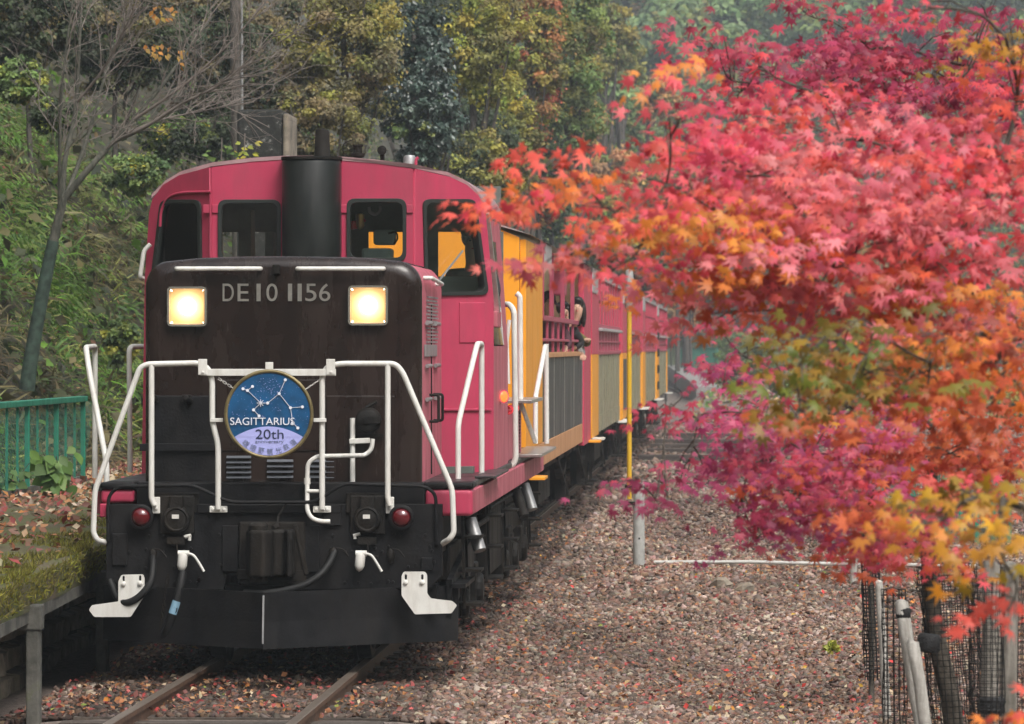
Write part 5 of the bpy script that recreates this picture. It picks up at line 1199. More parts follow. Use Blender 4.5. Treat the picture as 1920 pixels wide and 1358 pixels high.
BL_V = [(-.12, 0, 0), (.12, 0, 0), (0, 0, 1)]; BL_T = [(0, 1, 2)]
V, T, K = scatter(BL_V, BL_T, C, np.array([.25, -.1, 1]) + rng.normal(0, .6, (n, 3)), .022 + .032 * rng.random(n), pick([(.17, .165, .02), (.23, .22, .025), (.09, .09, .02), (.19, .16, .035), (.12, .10, .03)], n))
o = put('moss', np_mesh('moss', V, T, K), M_moss); o['kind'] = 'stuff'

# ------------------------------------------------------------------ plants on the embankment
BV = [(-.022, 0, 0), (.022, 0, 0), (-.03, .38, .20), (.03, .38, .20), (-.018, .75, .16), (.018, .75, .16), (0, 1, -.04)]
BT = [(0, 1, 3), (0, 3, 2), (2, 3, 5), (2, 5, 4), (4, 5, 6)]
def frond_template():
    V = []; T = []
    for k in range(9):
        t = .12 + .88 * k / 8; z = .32 * math.sin(t * 2.2); L = .24 * (1 - t * .82); w_ = .055 * (1.1 - t * .6)
        for sg in (-1, 1):
            i = len(V); V += [(0, t - w_ * .5, z), (0, t + w_ * .6, z), (sg * L, t + .07, z - .07)]; T.append((i, i + 1, i + 2))
    return V, T
FV, FT = frond_template()
SL = np.array([.78, -.12, .62])                          # outward normal of the slope
def slope_pts(n, y0, y1, d0, d1, pw=1):
    y = y0 + (y1 - y0) * rng.random(n) ** pw; d = d0 + (d1 - d0) * rng.random(n); x = hill_foot(y) - d
    return np.stack([x, y, hill_z(x, y)], -1), d
GRASS = [(0.109, 0.219, 0.029), (0.140, 0.274, 0.035), (0.077, 0.161, 0.024), (0.191, 0.242, 0.049), (0.243, 0.259, 0.069), (0.094, 0.193, 0.029)]
DRY = [(0.152, 0.132, 0.054), (0.107, 0.089, 0.038), (0.188, 0.159, 0.069), (0.081, 0.080, 0.031), (0.067, 0.085, 0.027)]
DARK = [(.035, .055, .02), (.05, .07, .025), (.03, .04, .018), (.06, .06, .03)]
parts = []
C, d = slope_pts(8000, 36, 78, .0, 10, 1.1)
nclump = len(C); per = 24
zone = np.sin(C[:, 1] * .55 + 2 * np.sin(d * .8)) + .7 * np.sin(d * 1.9 + C[:, 1] * .21) + rng.normal(0, .5, nclump)
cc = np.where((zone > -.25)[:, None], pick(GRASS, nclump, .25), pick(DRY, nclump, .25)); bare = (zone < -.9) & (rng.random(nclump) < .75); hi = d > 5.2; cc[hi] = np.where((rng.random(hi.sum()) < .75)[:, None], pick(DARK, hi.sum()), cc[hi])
C, cc, d, zone = C[~bare], cc[~bare], d[~bare], zone[~bare]; nclump = len(C); CC = np.repeat(C, per, 0); n = len(CC)
tip = SL * .45 + rng.normal(0, .8, (n, 3)) + np.array([.25, -.3, -.25]); nr = np.array([.3, -.3, .9]) + rng.normal(0, .4, (n, 3))
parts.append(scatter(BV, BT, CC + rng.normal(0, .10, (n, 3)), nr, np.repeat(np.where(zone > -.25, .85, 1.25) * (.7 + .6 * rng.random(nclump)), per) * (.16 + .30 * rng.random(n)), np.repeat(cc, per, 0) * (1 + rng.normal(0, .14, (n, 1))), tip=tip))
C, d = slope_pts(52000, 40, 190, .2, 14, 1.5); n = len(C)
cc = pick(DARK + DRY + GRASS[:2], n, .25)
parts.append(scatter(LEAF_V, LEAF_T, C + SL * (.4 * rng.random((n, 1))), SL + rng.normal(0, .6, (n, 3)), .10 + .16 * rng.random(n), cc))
C, d = slope_pts(7000, 38, 75, .0, 7, 1.1); n = len(C)
parts.append(scatter(LEAF_V, LEAF_T, C + SL * (.02 + .10 * rng.random((n, 1))), SL + rng.normal(0, .5, (n, 3)), .05 + .08 * rng.random(n), pick(LIT + DRY, n)))
V, T, K = joined(parts); K = np.clip(K, .003, .9)
o = put('undergrowth', np_mesh('undergrowth', V, T, K), M_fern); o['kind'] = 'stuff'
# single ferns, shared fronds
variants = []
for v in range(4):
    nf = 11; a = np.linspace(0, 2 * math.pi, nf + 1)[:-1] + rng.normal(0, .2, nf)
    tip = np.stack([np.cos(a), np.sin(a), np.full(nf, .35)], -1); nr = np.stack([-.4 * np.cos(a), -.4 * np.sin(a), np.ones(nf)], -1)
    base = pick([[(.11, .21, .035)], [(.16, .28, .05)], [(.07, .14, .03)], [(.17, .23, .055)]][v], nf, .15)
    V, T, K = scatter(FV, FT, np.zeros((nf, 3)), nr, .62 + .25 * rng.random(nf), base, tip=tip)
    variants.append(np_mesh('fronds', V, T, K)); variants[-1].materials.append(M_fern)
for k in range(230):
    C, d = slope_pts(1, 40, 68, .1, 5.2)
    if math.sin(C[0][1] * .55 + 2 * math.sin(d[0] * .8)) + .7 * math.sin(d[0] * 1.9 + C[0][1] * .21) < -.2: C, d = slope_pts(1, 40, 68, 1.5, 5.2)
    c = C[0]
    px_zone = random.random()
    f = thing('fern', 'arching green fern among the grass on the steep embankment', 'fern', tuple(c), 'ferns on the embankment')
    f.rotation_euler = (R(random.uniform(-20, 20)), R(random.uniform(20, 50)), random.uniform(-.9, .9)); s_ = random.uniform(.5, 1.15); f.scale = (s_,) * 3
    fo = bpy.data.objects.new('fronds', variants[k % 4]); COL.objects.link(fo); fo.parent = f; fo.rotation_euler.z = random.uniform(0, 6.28)

# broad leaf plants by the fence
def leafy_plant(px, py, Y, h, nl, pal, lab, ls=.13):
    P = at(px, py, Y); P.z = .84
    p = thing('leafy_plant', lab, 'plant', tuple(P)); m = MB(); lv = []
    for k in range(5):
        a = random.uniform(0, 6.28); q = [P + Vector((0, 0, 0)), P + Vector((.06 * math.cos(a), .06 * math.sin(a), h * .5)), P + Vector((.20 * math.cos(a), .16 * math.sin(a), h * random.uniform(.7, 1)))]
        q = smooth_path(q, 4); m.tube(q, .005, 5)
        for j in range(nl // 5): lv.append(q[random.randrange(2, len(q))] + Vector((random.gauss(0, .05), random.gauss(-.03, .05), random.gauss(0, .03))))
    m.build('stem', M_palebark, p)
    BLV = [(0, 0, 0), (.30, .25, .06), (.36, .55, .03), (0, 1.05, -.14), (-.36, .55, .03), (-.30, .25, .06), (0, .5, -.03)]
    for c in lv:
        col = pick(pal, 1)[0]; v, t, kk = scatter(BLV, [(0, 1, 6), (1, 2, 6), (2, 3, 6), (3, 4, 6), (4, 5, 6), (5, 0, 6)], np.array([tuple(c)]), np.array([[.15, -.7, .7]]) + rng.normal(0, .35, (1, 3)), [ls * random.uniform(.7, 1.25)], col[None], tip=np.array([[random.gauss(0, .6), -.3, -.5]]))
        put('leaf', np_mesh('leaf', v, t, kk), M_fern, p)
leafy_plant(112, 925, 44, .48, 40, [(.12, .22, .05), (.16, .27, .07), (.09, .17, .04)], 'broad leaved bright green plant in front of the mesh fence', .17)
leafy_plant(20, 925, 43.4, .36, 20, [(.08, .15, .04), (.10, .18, .05)], 'small darker green plant growing through the mesh fence', .11)
for (px, py, Y, lab, pal) in ((455, 292, 60, 'yellow leaved sapling in front of the dark concrete block', [(.40, .36, .03), (.30, .32, .04)]), (412, 300, 60, 'thin green climbing stem beside the dark concrete block', [(.10, .17, .03)])):
    P = at(px, py + 20, Y); p = thing('sapling', lab, 'sapling', tuple(P)); m = MB(); m.tube([P - Vector((0, 0, .8)), P + Vector((.03, 0, .45))], .008, 5); m.build('stem', M_twig, p)
    for k in range(26):
        c = np.array([[P.x + random.gauss(.06, .13), P.y + random.gauss(0, .08), P.z + random.uniform(-.05, .36)]]); v, t, kk = scatter(LEAF_V, LEAF_T, c, np.array([[.1, -.8, .6]]) + rng.normal(0, .4, (1, 3)), [.10], pick(pal, 1), tip=np.array([[random.gauss(0, 1), 0, -.3]])); put('leaf', np_mesh('leaf', v, t, kk), M_leaf, p)

n = 9000; y = 128 + 140 * rng.random(n); x = -1.6 + 16 * rng.random(n); C = np.stack([x, y, gz(x, y) + .02], -1)
V, T, K = scatter(LEAF_V, LEAF_T, C, np.array([0, -.5, .8]) + rng.normal(0, .5, (n, 3)), .12 + .22 * rng.random(n), pick(LIT + GRASS + DRY, n))
o = put('bank_litter', np_mesh('bank_litter', V, T, K), M_litter); o['kind'] = 'stuff'
# dark concrete block and the utility pole
P0, P1 = at(452, 306, 62), at(532, 206, 62)
blk = thing('concrete_block', 'dark lichen spotted concrete block on the embankment behind the cab roof', 'concrete block', (P0.x, 62, P0.z))
m = MB(); m.box((P0.x - .05, 61.9, P0.z - 2.2), (P1.x, 63.2, P1.z)); m.build('block', M_darkblock, blk, bevel=.04)
m = MB(); m.box((P1.x + .003, 61.85, P0.z - 2.2), (P1.x + .09, 63.0, P1.z - .06)); m.build('pale_edge', M_stone, blk, bevel=.03)
up_ = at(455, 210, 66); m = MB(); m.tube([(up_.x, 66, up_.z - 2), (up_.x - .03, 66, up_.z + 5)], [.02, .018], 8); tag(m.build('utility_pole', M_steelgrey, smooth=40), 'thin pale utility pole rising behind the bare tree', 'pole')
ut = at(446, 210, 66.6); ut_o = thing('dead_tree', 'dark straight tree trunk just behind the pale utility pole', 'tree', (ut.x, 66.6, ut.z - 2)); m = MB(); m.tube([(ut.x, 66.6, ut.z - 2.5), (ut.x - .05, 66.6, ut.z + 1.5), (ut.x + .05, 66.6, ut.z + 6)], [.085, .075, .06], 10); m.build('trunk', M_bark, ut_o, smooth=50)

# bare tree
bt = thing('bare_tree', 'leafless young tree with many thin twigs leaning over the mesh fence', 'tree', tuple(at(55, 715, 50)))
def limb(ptspx, r0, r1, par, mt, name='limb', Y=50, jit=.0, n=7):
    pts = [at(px, py, Y + dy) for px, py, dy in ptspx]; pts = smooth_path(pts, 5); m = MB()
    m.tube(pts, list(np.linspace(r0 * .8, r1 * .75, len(pts))), n); m.build(name, mt, par, smooth=60); return pts
tk = limb([(50, 730, 0), (60, 660, 0), (82, 540, 0), (103, 440, 0), (120, 370, 0)], .10, .062, bt, M_palebark, 'trunk', n=12)
pw_ = smooth_path([at(50, 732, 50), at(60, 660, 50), at(82, 540, 50), at(100, 452, 50)], 5); m = MB(); m.tube(pw_, list(np.linspace(.092, .068, len(pw_))), 12); m.build('trunk_wrap', mat('green_trunk_wrap', (.028, .05, .036), .85, noise=.6, nscale=12, bump=.4), bt, smooth=60)
limbs = [
 limb([(117, 385, 0), (122, 300, .1), (140, 220, .3), (146, 140, .3), (150, 60, .3), (156, -40, .4)], .045, .018, bt, M_palebark),
 limb([(112, 410, 0), (112, 300, -.2), (114, 190, -.3), (122, 110, -.4), (136, 0, -.4)], .032, .012, bt, M_palebark),
 limb([(121, 372, 0), (165, 318, 0), (215, 262, .2), (250, 225, .3), (300, 165, .5), (340, 110, .8), (400, 30, 1.0)], .055, .014, bt, M_palebark),
 limb([(215, 265, .2), (270, 240, -.2), (340, 195, -.4), (410, 160, -.6), (470, 110, -.8), (540, 40, -1)], .032, .008, bt, M_twig),
 limb([(235, 250, .2), (300, 225, .6), (380, 208, .9), (450, 196, 1.2)], .018, .005, bt, M_twig),
 limb([(126, 362, 0), (150, 300, .4), (178, 210, .8), (200, 130, 1), (230, 50, 1.2), (262, -30, 1.4)], .036, .012, bt, M_palebark),
 limb([(146, 190, .3), (190, 135, .1), (215, 90, 0), (250, 20, -.2), (262, -20, -.2)], .022, .009, bt, M_twig),
 limb([(250, 225, .3), (310, 185, .1), (380, 130, 0), (450, 60, 0), (500, 0, 0)], .026, .007, bt, M_twig)]
m = MB(); random.seed(21); tips = []
def twig(p, d, L, r_, depth):
    q = [p]; 
    for k in range(3):
        d = (d + Vector((random.gauss(0, .16), random.gauss(0, .14), random.gauss(.03, .14)))).normalized(); q.append(q[-1] + d * L / 3)
    m.tube(q, [r_, r_ * .85, r_ * .7, r_ * .5], 4, caps=False); tips.append(q[-1])
    if depth > 0:
        for k in range(random.choice((2, 3, 3))):
            b = q[random.choice((1, 2, 3))]; e = (d + Vector((random.gauss(.05, .5), random.gauss(0, .5), random.gauss(.1, .45)))).normalized(); twig(b, e, L * random.uniform(.5, .75), r_ * .62, depth - 1)
for li, pts_ in enumerate(limbs):
    N = len(pts_)
    for k in range(17 if li > 1 else 9):
        i = random.randrange(int(N * .22), N - 1); d = (pts_[i + 1] - pts_[i]).normalized()
        d = (d + Vector((random.gauss(0, .5), random.gauss(0, .45), random.gauss(.1, .45)))).normalized(); twig(pts_[i], d, random.uniform(.35, .85), .007, 2)
m.build('twigs', M_twig, bt, kind='stuff')
for k in range(46):
    c0 = random.choice(((288, 95), (300, 88), (320, 12), (300, 25), (278, 100), (330, 100))); P = at(c0[0] + random.gauss(0, 14), c0[1] + random.gauss(0, 9), 50.2 + random.gauss(0, .2))
    v, t, kk = scatter(LEAF_V, LEAF_T, np.array([tuple(P)]), np.array([[.1, -.7, .5]]) + rng.normal(0, .4, (1, 3)), [.085], pick([(.42, .18, .03), (.36, .22, .04), (.45, .26, .05)], 1), tip=np.array([[0.2, 0, -1]]) + rng.normal(0, .4, (1, 3))); put('leaf', np_mesh('leaf', v, t, kk), M_leaf, bt)

# ------------------------------------------------------------------ trees of the wooded slope
OLIVE = [(0.270, 0.252, 0.052), (0.348, 0.305, 0.052), (0.192, 0.192, 0.052), (0.227, 0.192, 0.061)]
BROWN = [(0.202, 0.163, 0.078), (0.155, 0.132, 0.070), (0.240, 0.186, 0.078), (0.139, 0.139, 0.062)]
EVERG = [(0.040, 0.068, 0.053), (0.055, 0.090, 0.068), (0.033, 0.055, 0.040), (0.073, 0.106, 0.086)]
YGREEN = [(0.348, 0.365, 0.061), (0.260, 0.305, 0.061), (0.418, 0.383, 0.052), (0.209, 0.260, 0.061)]
GREEN = [(0.131, 0.201, 0.053), (0.175, 0.254, 0.070), (0.105, 0.158, 0.053), (0.210, 0.245, 0.061)]
DKGREEN = [(0.044, 0.062, 0.027), (0.062, 0.088, 0.037), (0.035, 0.048, 0.025)]
RUST = [(0.429, 0.130, 0.058), (0.364, 0.169, 0.065), (0.468, 0.195, 0.065), (0.286, 0.156, 0.052)]
LGREEN = [(0.224, 0.329, 0.128), (0.269, 0.374, 0.149), (0.179, 0.284, 0.105)]
AMBER = [(0.495, 0.275, 0.083), (0.413, 0.234, 0.097), (0.550, 0.330, 0.110), (0.303, 0.207, 0.083)]
def crown_mesh(c, r, nclump, per, ls, pal, pal2=None, mixp=.2, flat=.75):
    c = np.array(c, float); r = np.array(r, float)
    nclump = int(nclump * 2.1); per = max(12, int(per / 2.1))
    d = norm(rng.normal(size=(nclump, 3))); rad = .40 + .60 * rng.random((nclump, 1)) ** .6
    lob = 1 + .22 * np.sin(d[:, :1] * 5 + rng.random() * 6) * np.sin(d[:, 2:] * 6 + rng.random() * 6)   # uneven outline
    cc = c + d * r * rad * lob; rc = np.mean(r) * (.09 + .19 * rng.random(nclump) ** 1.4)
    base = pick(pal, nclump, .16)
    if pal2: w_ = rng.random(nclump) < mixp; base[w_] = pick(pal2, w_.sum())
    k = np.repeat(np.arange(nclump), per); n = len(k); dd = norm(rng.normal(size=(n, 3))); rr_ = rng.random((n, 1)) ** .45 * np.where(rng.random((n, 1)) < .12, 2.2, 1)
    C = cc[k] + dd * rr_ * rc[k][:, None] * np.array([1.1, 1.1, flat])
    Nn = dd * .6 + np.array([.1, -.25, .5]) + rng.normal(0, .4, (n, 3))
    return scatter(LEAF_V, LEAF_T, C, Nn, ls * (.7 + .6 * rng.random(n)), np.clip(base[k] * (1 + rng.normal(0, .16, (n, 1))), .004, .9), tip=np.array([0, -.1, -.6]) + rng.normal(0, .8, (n, 3)))
def tree(label, px, py, Y, rx, ry, pal, ls=.13, nclump=46, per=150, pal2=None, mixp=.2, m_=None, name='tree', group=None, ry_depth=None, trunk=True, lean=0):
    s = F / Y; c = at(px, py, Y); r = (rx / s, ry_depth or rx / s * .9, ry / s)
    gx = c.x + lean; gzv = float(hill_z(np.array(gx), np.array(Y))) if gx < float(hill_foot(np.array(Y))) else float(gz(gx, Y))
    base = Vector((min(gx, c.x + lean), Y + .3, min(gzv, c.z - r[2] * .4) - .1))
    t = thing(name, label, 'tree' if name != 'shrub' else 'shrub', tuple(base), group)
    V, T, K = crown_mesh(c, r, nclump, int(per * (2.0 if Y < 165 else 1.3)), ls * (.62 if Y < 165 else .8), pal, pal2, mixp)
    put('crown', np_mesh('crown', V, T, K), m_ or M_leaf, t)
    if trunk:
        m = MB(); top = c + Vector((0, 0, r[2] * .5)); mid = base.lerp(top, .5) + Vector((random.gauss(0, .15), 0, 0)); h_ = max(.05, min(.22, (top.z - base.z) * .016))
        m.tube(smooth_path([base - Vector((0, 0, .3)), mid, top], 5), list(np.linspace(h_, h_ * .3, 11)), 8)
        for k in range(7):
            a = random.uniform(0, 6.28); st_ = base.lerp(top, random.uniform(.45, .9)); e = c + Vector((r[0] * .8 * math.cos(a), r[1] * .8 * math.sin(a), r[2] * random.uniform(-.4, .7))); m.tube(smooth_path([st_, st_.lerp(e, .5) + Vector((0, 0, .1)), e], 3), list(np.linspace(h_ * .4, h_ * .1, 7)), 5)
        m.build('trunk', M_bark, t, smooth=60)
    return t
tree('tall olive tree with thin yellowing leaves behind the exhaust stack', 640, 90, 72, 120, 150, OLIVE, .12, 60, 170, BROWN, .45)
tree('brown withered leafy tree low behind the exhaust stack', 600, 245, 68, 95, 95, BROWN, .10, 44, 150, OLIVE, .3)
tree('olive brown tree behind the pale utility pole', 500, 110, 76, 120, 140, BROWN, .12, 46, 150, DKGREEN, .4)
tree('dark glossy evergreen tree standing between two olive trees', 775, 150, 78, 75, 180, EVERG, .14, 60, 170, m_=M_leafgloss)
tree('low glossy evergreen with shining leaves above the cab roof', 805, 225, 74, 55, 90, EVERG, .13, 34, 150, GREEN, .1, m_=M_leafgloss)
tree('olive yellow maple in front of the dark hollow', 890, 90, 88, 95, 110, OLIVE, .14, 50, 150, YGREEN, .4)
tree('dull olive shrub like tree just above the cab roof', 880, 330, 84, 90, 85, DKGREEN + OLIVE[2:], .13, 44, 140, OLIVE, .5)
tree('dark thicket tree filling the hollow behind the cab', 850, 250, 96, 110, 90, DKGREEN, .16, 40, 140)
tree('yellow green creeper covered tree with a ragged right edge', 950, 270, 100, 62, 130, YGREEN, .15, 48, 150, OLIVE, .3)
tree('narrow tree with orange red patches among green leaves', 995, 120, 112, 62, 140, OLIVE, .17, 46, 140, RUST, .4)
tree('tall dense green tree at the edge of the wood', 1075, 90, 125, 75, 190, GREEN, .18, 60, 160, OLIVE, .3)
tree('dark green tree with ragged foot behind the yellow green one', 1020, 330, 130, 60, 150, DKGREEN + GREEN[2:3], .18, 46, 140, GREEN, .2)
tree('rust tinted low tree beside the dark foot of the wood', 1010, 385, 118, 50, 40, RUST, .16, 24, 120, GREEN, .4)
tree('very dark tree at the top corner above the fern slope', 60, 40, 62, 120, 90, DKGREEN, .11, 50, 150, BROWN, .15)
tree('dark brown green tree behind the bare twigs', 230, 60, 68, 130, 120, DKGREEN, .11, 56, 150, BROWN, .35)
tree('dark tree behind the right twigs of the bare tree', 370, 90, 74, 110, 130, DKGREEN, .12, 50, 150, BROWN, .35)
tree('dark leaning tree above the concrete block', 420, 220, 82, 95, 90, DKGREEN, .13, 40, 140)
tree('broad dark tree high behind the olive trees', 760, -10, 110, 190, 110, DKGREEN, .18, 56, 150, OLIVE, .3)
tree('tall tree rising over the whole slope edge', 940, -10, 122, 150, 90, GREEN, .19, 46, 150, OLIVE, .5)
for px, py, Y, rx, ry, pal, lab in ((30, 150, 56, 55, 36, GREEN, 'leafy shrub at the far upper corner of the fern slope'), (100, 215, 58, 45, 30, DKGREEN + GREEN[:1], 'dark shrub left of the bare tree stems'), (255, 325, 58, 60, 34, GREEN, 'green shrub between the bare tree and the cab roof'), (335, 262, 63, 70, 46, DKGREEN + GREEN[:1], 'dark shrub under the spreading twigs, beside the roof'), (228, 640, 54, 34, 40, GREEN, 'shrub behind the left walkway rails')):
    tree(lab, px, py, Y, rx, ry, pal, .10, 30, 90, YGREEN, .12, m_=M_fern, name='shrub', group='shrubs on the embankment', trunk=False)
MID = [('hazy yellow green tree beyond the edge of the wood', 1135, 75, 190, 55, 80, OLIVE), ('pale yellow tree with bright crest beyond the wood', 1165, 115, 205, 40, 60, [(.30, .27, .06), (.24, .24, .06), (.2, .2, .07)]), ('pale green round tree below the hillside fence', 1120, 175, 200, 75, 45, LGREEN), ('rust orange round tree beside the retaining wall', 1215, 185, 220, 60, 42, AMBER + RUST[1:2]),
       ('grey green tree under the pale green round one', 1150, 240, 215, 55, 55, GREEN), ('dull orange tree at the foot of the hazy hill', 1085, 225, 180, 50, 60, AMBER), ('mottled green and orange tree in the hazy valley', 1190, 290, 230, 70, 50, GREEN), ('low orange tree behind the first sightseeing car', 1120, 345, 190, 80, 60, AMBER), ('green tree behind the sightseeing car roofs', 1060, 400, 170, 60, 60, GREEN), ('olive tree behind the car roofs, low and wide', 1180, 410, 210, 90, 70, OLIVE),
       ('mottled low tree close behind the second sightseeing car', 1130, 440, 150, 70, 70, OLIVE), ('deep green understory tree behind the yellow pole top', 1195, 500, 165, 60, 80, DKGREEN + GREEN[:1]), ('pale olive understory tree beside the amber one', 1245, 370, 200, 60, 70, OLIVE), ('dark understory tree right behind the car roofs', 1075, 480, 140, 50, 60, DKGREEN), ('small amber tree in the misty gap', 1150, 320, 205, 45, 40, AMBER), ('grey green tree in the misty gap beside the retaining wall', 1290, 260, 235, 40, 70, GREEN), ('bushy green tree past the last car, above the bend', 1300, 520, 230, 60, 50, GREEN),
       ('dark tree behind the last sightseeing car', 1270, 430, 240, 80, 80, DKGREEN), ('hazy green tree high behind the red maple', 1330, 330, 260, 80, 80, GREEN), ('orange leaved tree past the end of the train', 1275, 595, 262, 42, 36, [(.50, .27, .10), (.42, .22, .09)]), ('dark bush past the end of the train', 1262, 628, 275, 40, 24, DKGREEN), ('dull bush beside the distant green fence', 1330, 625, 268, 40, 34, BROWN), ('dark hazy trees behind the maple branches', 1420, 480, 270, 120, 110, DKGREEN), ('hazy olive tree behind the maple branches', 1560, 500, 275, 130, 140, OLIVE), ('amber tree behind the thickest maple leaves', 1720, 520, 270, 140, 150, AMBER), ('green tree behind the far end of the maple', 1870, 520, 265, 120, 160, GREEN)]
for lab, px, py, Y, rx, ry, pal in MID:
    tree(lab, px, py, Y, rx, ry, pal, .24, 44, 150, GREEN, .2)
for px, py, Y, rx, ry, pal, lab in ((1420, 700, 150, 70, 45, DKGREEN + GREEN[:1], 'dark bush on the bank seen through the purple pink leaves'), (1560, 720, 140, 80, 50, GREEN, 'green bush on the bank seen under the olive leaves'), (1700, 735, 130, 90, 60, BROWN, 'dull brown bush on the bank behind the rust leaves'), (1850, 745, 125, 90, 60, OLIVE, 'olive bush on the bank behind the outermost maple leaves'), (1390, 650, 220, 60, 40, GREEN, 'small green bush beyond the distant green fence')):
    tree(lab, px, py, Y, rx, ry, pal, .18, 30, 90, GREEN, .2, name='shrub', group='bushes on the far bank', trunk=False)
# hazy woods on the far hill: a few kinds copied
proto = []
for k, (pal, hh, ww, nm, lab) in enumerate(((GREEN, 5.5, 2.6, 'tree', 'hazy green broadleaf tree on the far hillside'), (DKGREEN, 7.5, 1.9, 'conifer', 'hazy dark pointed conifer on the far hillside'), (OLIVE, 5, 2.5, 'tree', 'hazy olive tree on the far hillside'), (LGREEN, 5, 2.7, 'tree', 'hazy pale green tree on the far hillside'), (AMBER, 4.5, 2.3, 'tree', 'hazy brownish tree on the far hillside'))):
    V, T, K = crown_mesh((0, 0, hh * .6), (ww, ww, hh * .48), 30, 80, .45, pal, GREEN, .15)
    if nm == 'conifer': z = V[:, 2]; f_ = np.clip(1.25 - z / hh, .05, 1)[:, None]; V[:, :2] *= f_
    me = np_mesh('crown', V, T, K); me.materials.append(M_leaf); m = MB(); m.tube([(0, 0, -.5), (.1, 0, hh * .8)], [.2, .06], 7); tm = m.mesh('trunk'); tm.materials.append(M_bark); proto.append((nm, lab, me, tm))
random.seed(77)
for k in range(280):
    Y = random.uniform(296, 430); X = random.uniform(-26, 30) * Y / 320
    if Y < 312 and X < -6: continue
    z = float(far_z(np.array(X), np.array(Y))); q = proto[random.choice((0, 0, 1, 1, 2, 3, 4))]
    t = thing(q[0], q[1], 'tree', (X, Y, z), q[1].replace('hazy ', 'distant ') + 's' if False else 'trees on the far hillside'); s_ = random.uniform(.9, 1.65); t.scale = (s_, s_, s_ * random.uniform(.85, 1.15)); t.rotation_euler.z = random.uniform(0, 6.28)
    for nm, me in (('crown', q[2]), ('trunk', q[3])): o = bpy.data.objects.new(nm, me); COL.objects.link(o); o.parent = t
# hillside fence and retaining wall above the valley
def on_hill(px, py, off=0):
    """where the line of sight through a photo point meets the far hill"""
    lo, hi = 280.0, 600.0
    for _ in range(40):
        mid = (lo + hi) / 2; P = at(px, py, mid); lo, hi = (mid, hi) if P.z > float(far_z(np.array(P.x), np.array(P.y))) else (lo, mid)
    return at(px, py, lo - off)
a, b = on_hill(1180, 157, 1), on_hill(1300, 152, 1)
hf = thing('hillside_fence', 'hazy wire fence with pale posts above the rust orange tree', 'fence', tuple(a))
for k in range(4): p = a.lerp(b, .03 + .29 * k); m = MB(); m.box((p.x - .06, p.y - .06, p.z - 1.5), (p.x + .06, p.y + .06, p.z + 1.5)); m.build('post', M_greypole, hf)
m = MB()
for q in np.linspace(0, 1.4, 14): m.bar(a + Vector((0, 0, q)), b + Vector((0, 0, q)), .03, .025)
for q in np.linspace(0, 1, 40): c = a.lerp(b, q); m.bar(c, c + Vector((0, 0, 1.4)), .025, .025)
m.build('wire_mesh', M_greypole, hf, kind='stuff')
rings = []
for x0, x1, py in ((1244, 1262, 162), (1252, 1272, 190), (1258, 1284, 225), (1262, 1296, 270), (1262, 1300, 330)):
    p, q = on_hill(x0, py, 1.2), on_hill(x1, py, 1.2); rings.append([p, q, q + Vector((0, 4, -1.5)), p + Vector((0, 4, -1.5))])
rw_ = thing('retaining_wall', 'grey stone retaining wall on the hazy slope behind the maple tips', 'wall', tuple(rings[-1][0])); m = MB(); m.loft(rings); m.build('face', M_stone, rw_)
n = 16000; y = 298 + 150 * rng.random(n); x = (-30 + 66 * rng.random(n)) * y / 320; C = np.stack([x, y, far_z(x, y)], -1)
V, T, K = scatter(LEAF_V, LEAF_T, C + rng.random((n, 1)) * np.array([0, -.3, 1.0]), np.array([0, -.6, .6]) + rng.normal(0, .5, (n, 3)), .5 + .7 * rng.random(n), pick(GREEN + DKGREEN + OLIVE[:1], n)); o = put('far_undergrowth', np_mesh('far_undergrowth', V, T, K), M_leaf); o['kind'] = 'stuff'

# ------------------------------------------------------------------ maples
RED = [(0.675, 0.071, 0.091), (0.730, 0.112, 0.081), (0.638, 0.060, 0.114), (0.711, 0.088, 0.114)]
PINK = [(0.693, 0.166, 0.195), (0.657, 0.120, 0.164), (0.748, 0.230, 0.234), (0.702, 0.138, 0.125)]
FIRE = [(0.766, 0.215, 0.039), (0.748, 0.143, 0.056), (0.710, 0.269, 0.048)]
CRIM = [(0.373, 0.034, 0.085), (0.441, 0.045, 0.089), (0.305, 0.031, 0.080), (0.475, 0.053, 0.089)]
MAGE = [(0.458, 0.061, 0.159), (0.509, 0.080, 0.187), (0.390, 0.049, 0.131), (0.526, 0.067, 0.112)]
OLV = [(0.279, 0.176, 0.020), (0.205, 0.168, 0.020), (0.328, 0.200, 0.024), (0.139, 0.160, 0.020), (0.361, 0.176, 0.028)]
OCH = [(0.573, 0.271, 0.021), (0.505, 0.263, 0.021), (0.608, 0.322, 0.025), (0.400, 0.254, 0.021), (0.591, 0.187, 0.030)]
RST = [(0.470, 0.085, 0.030), (0.522, 0.119, 0.034), (0.418, 0.059, 0.034), (0.538, 0.093, 0.038)]
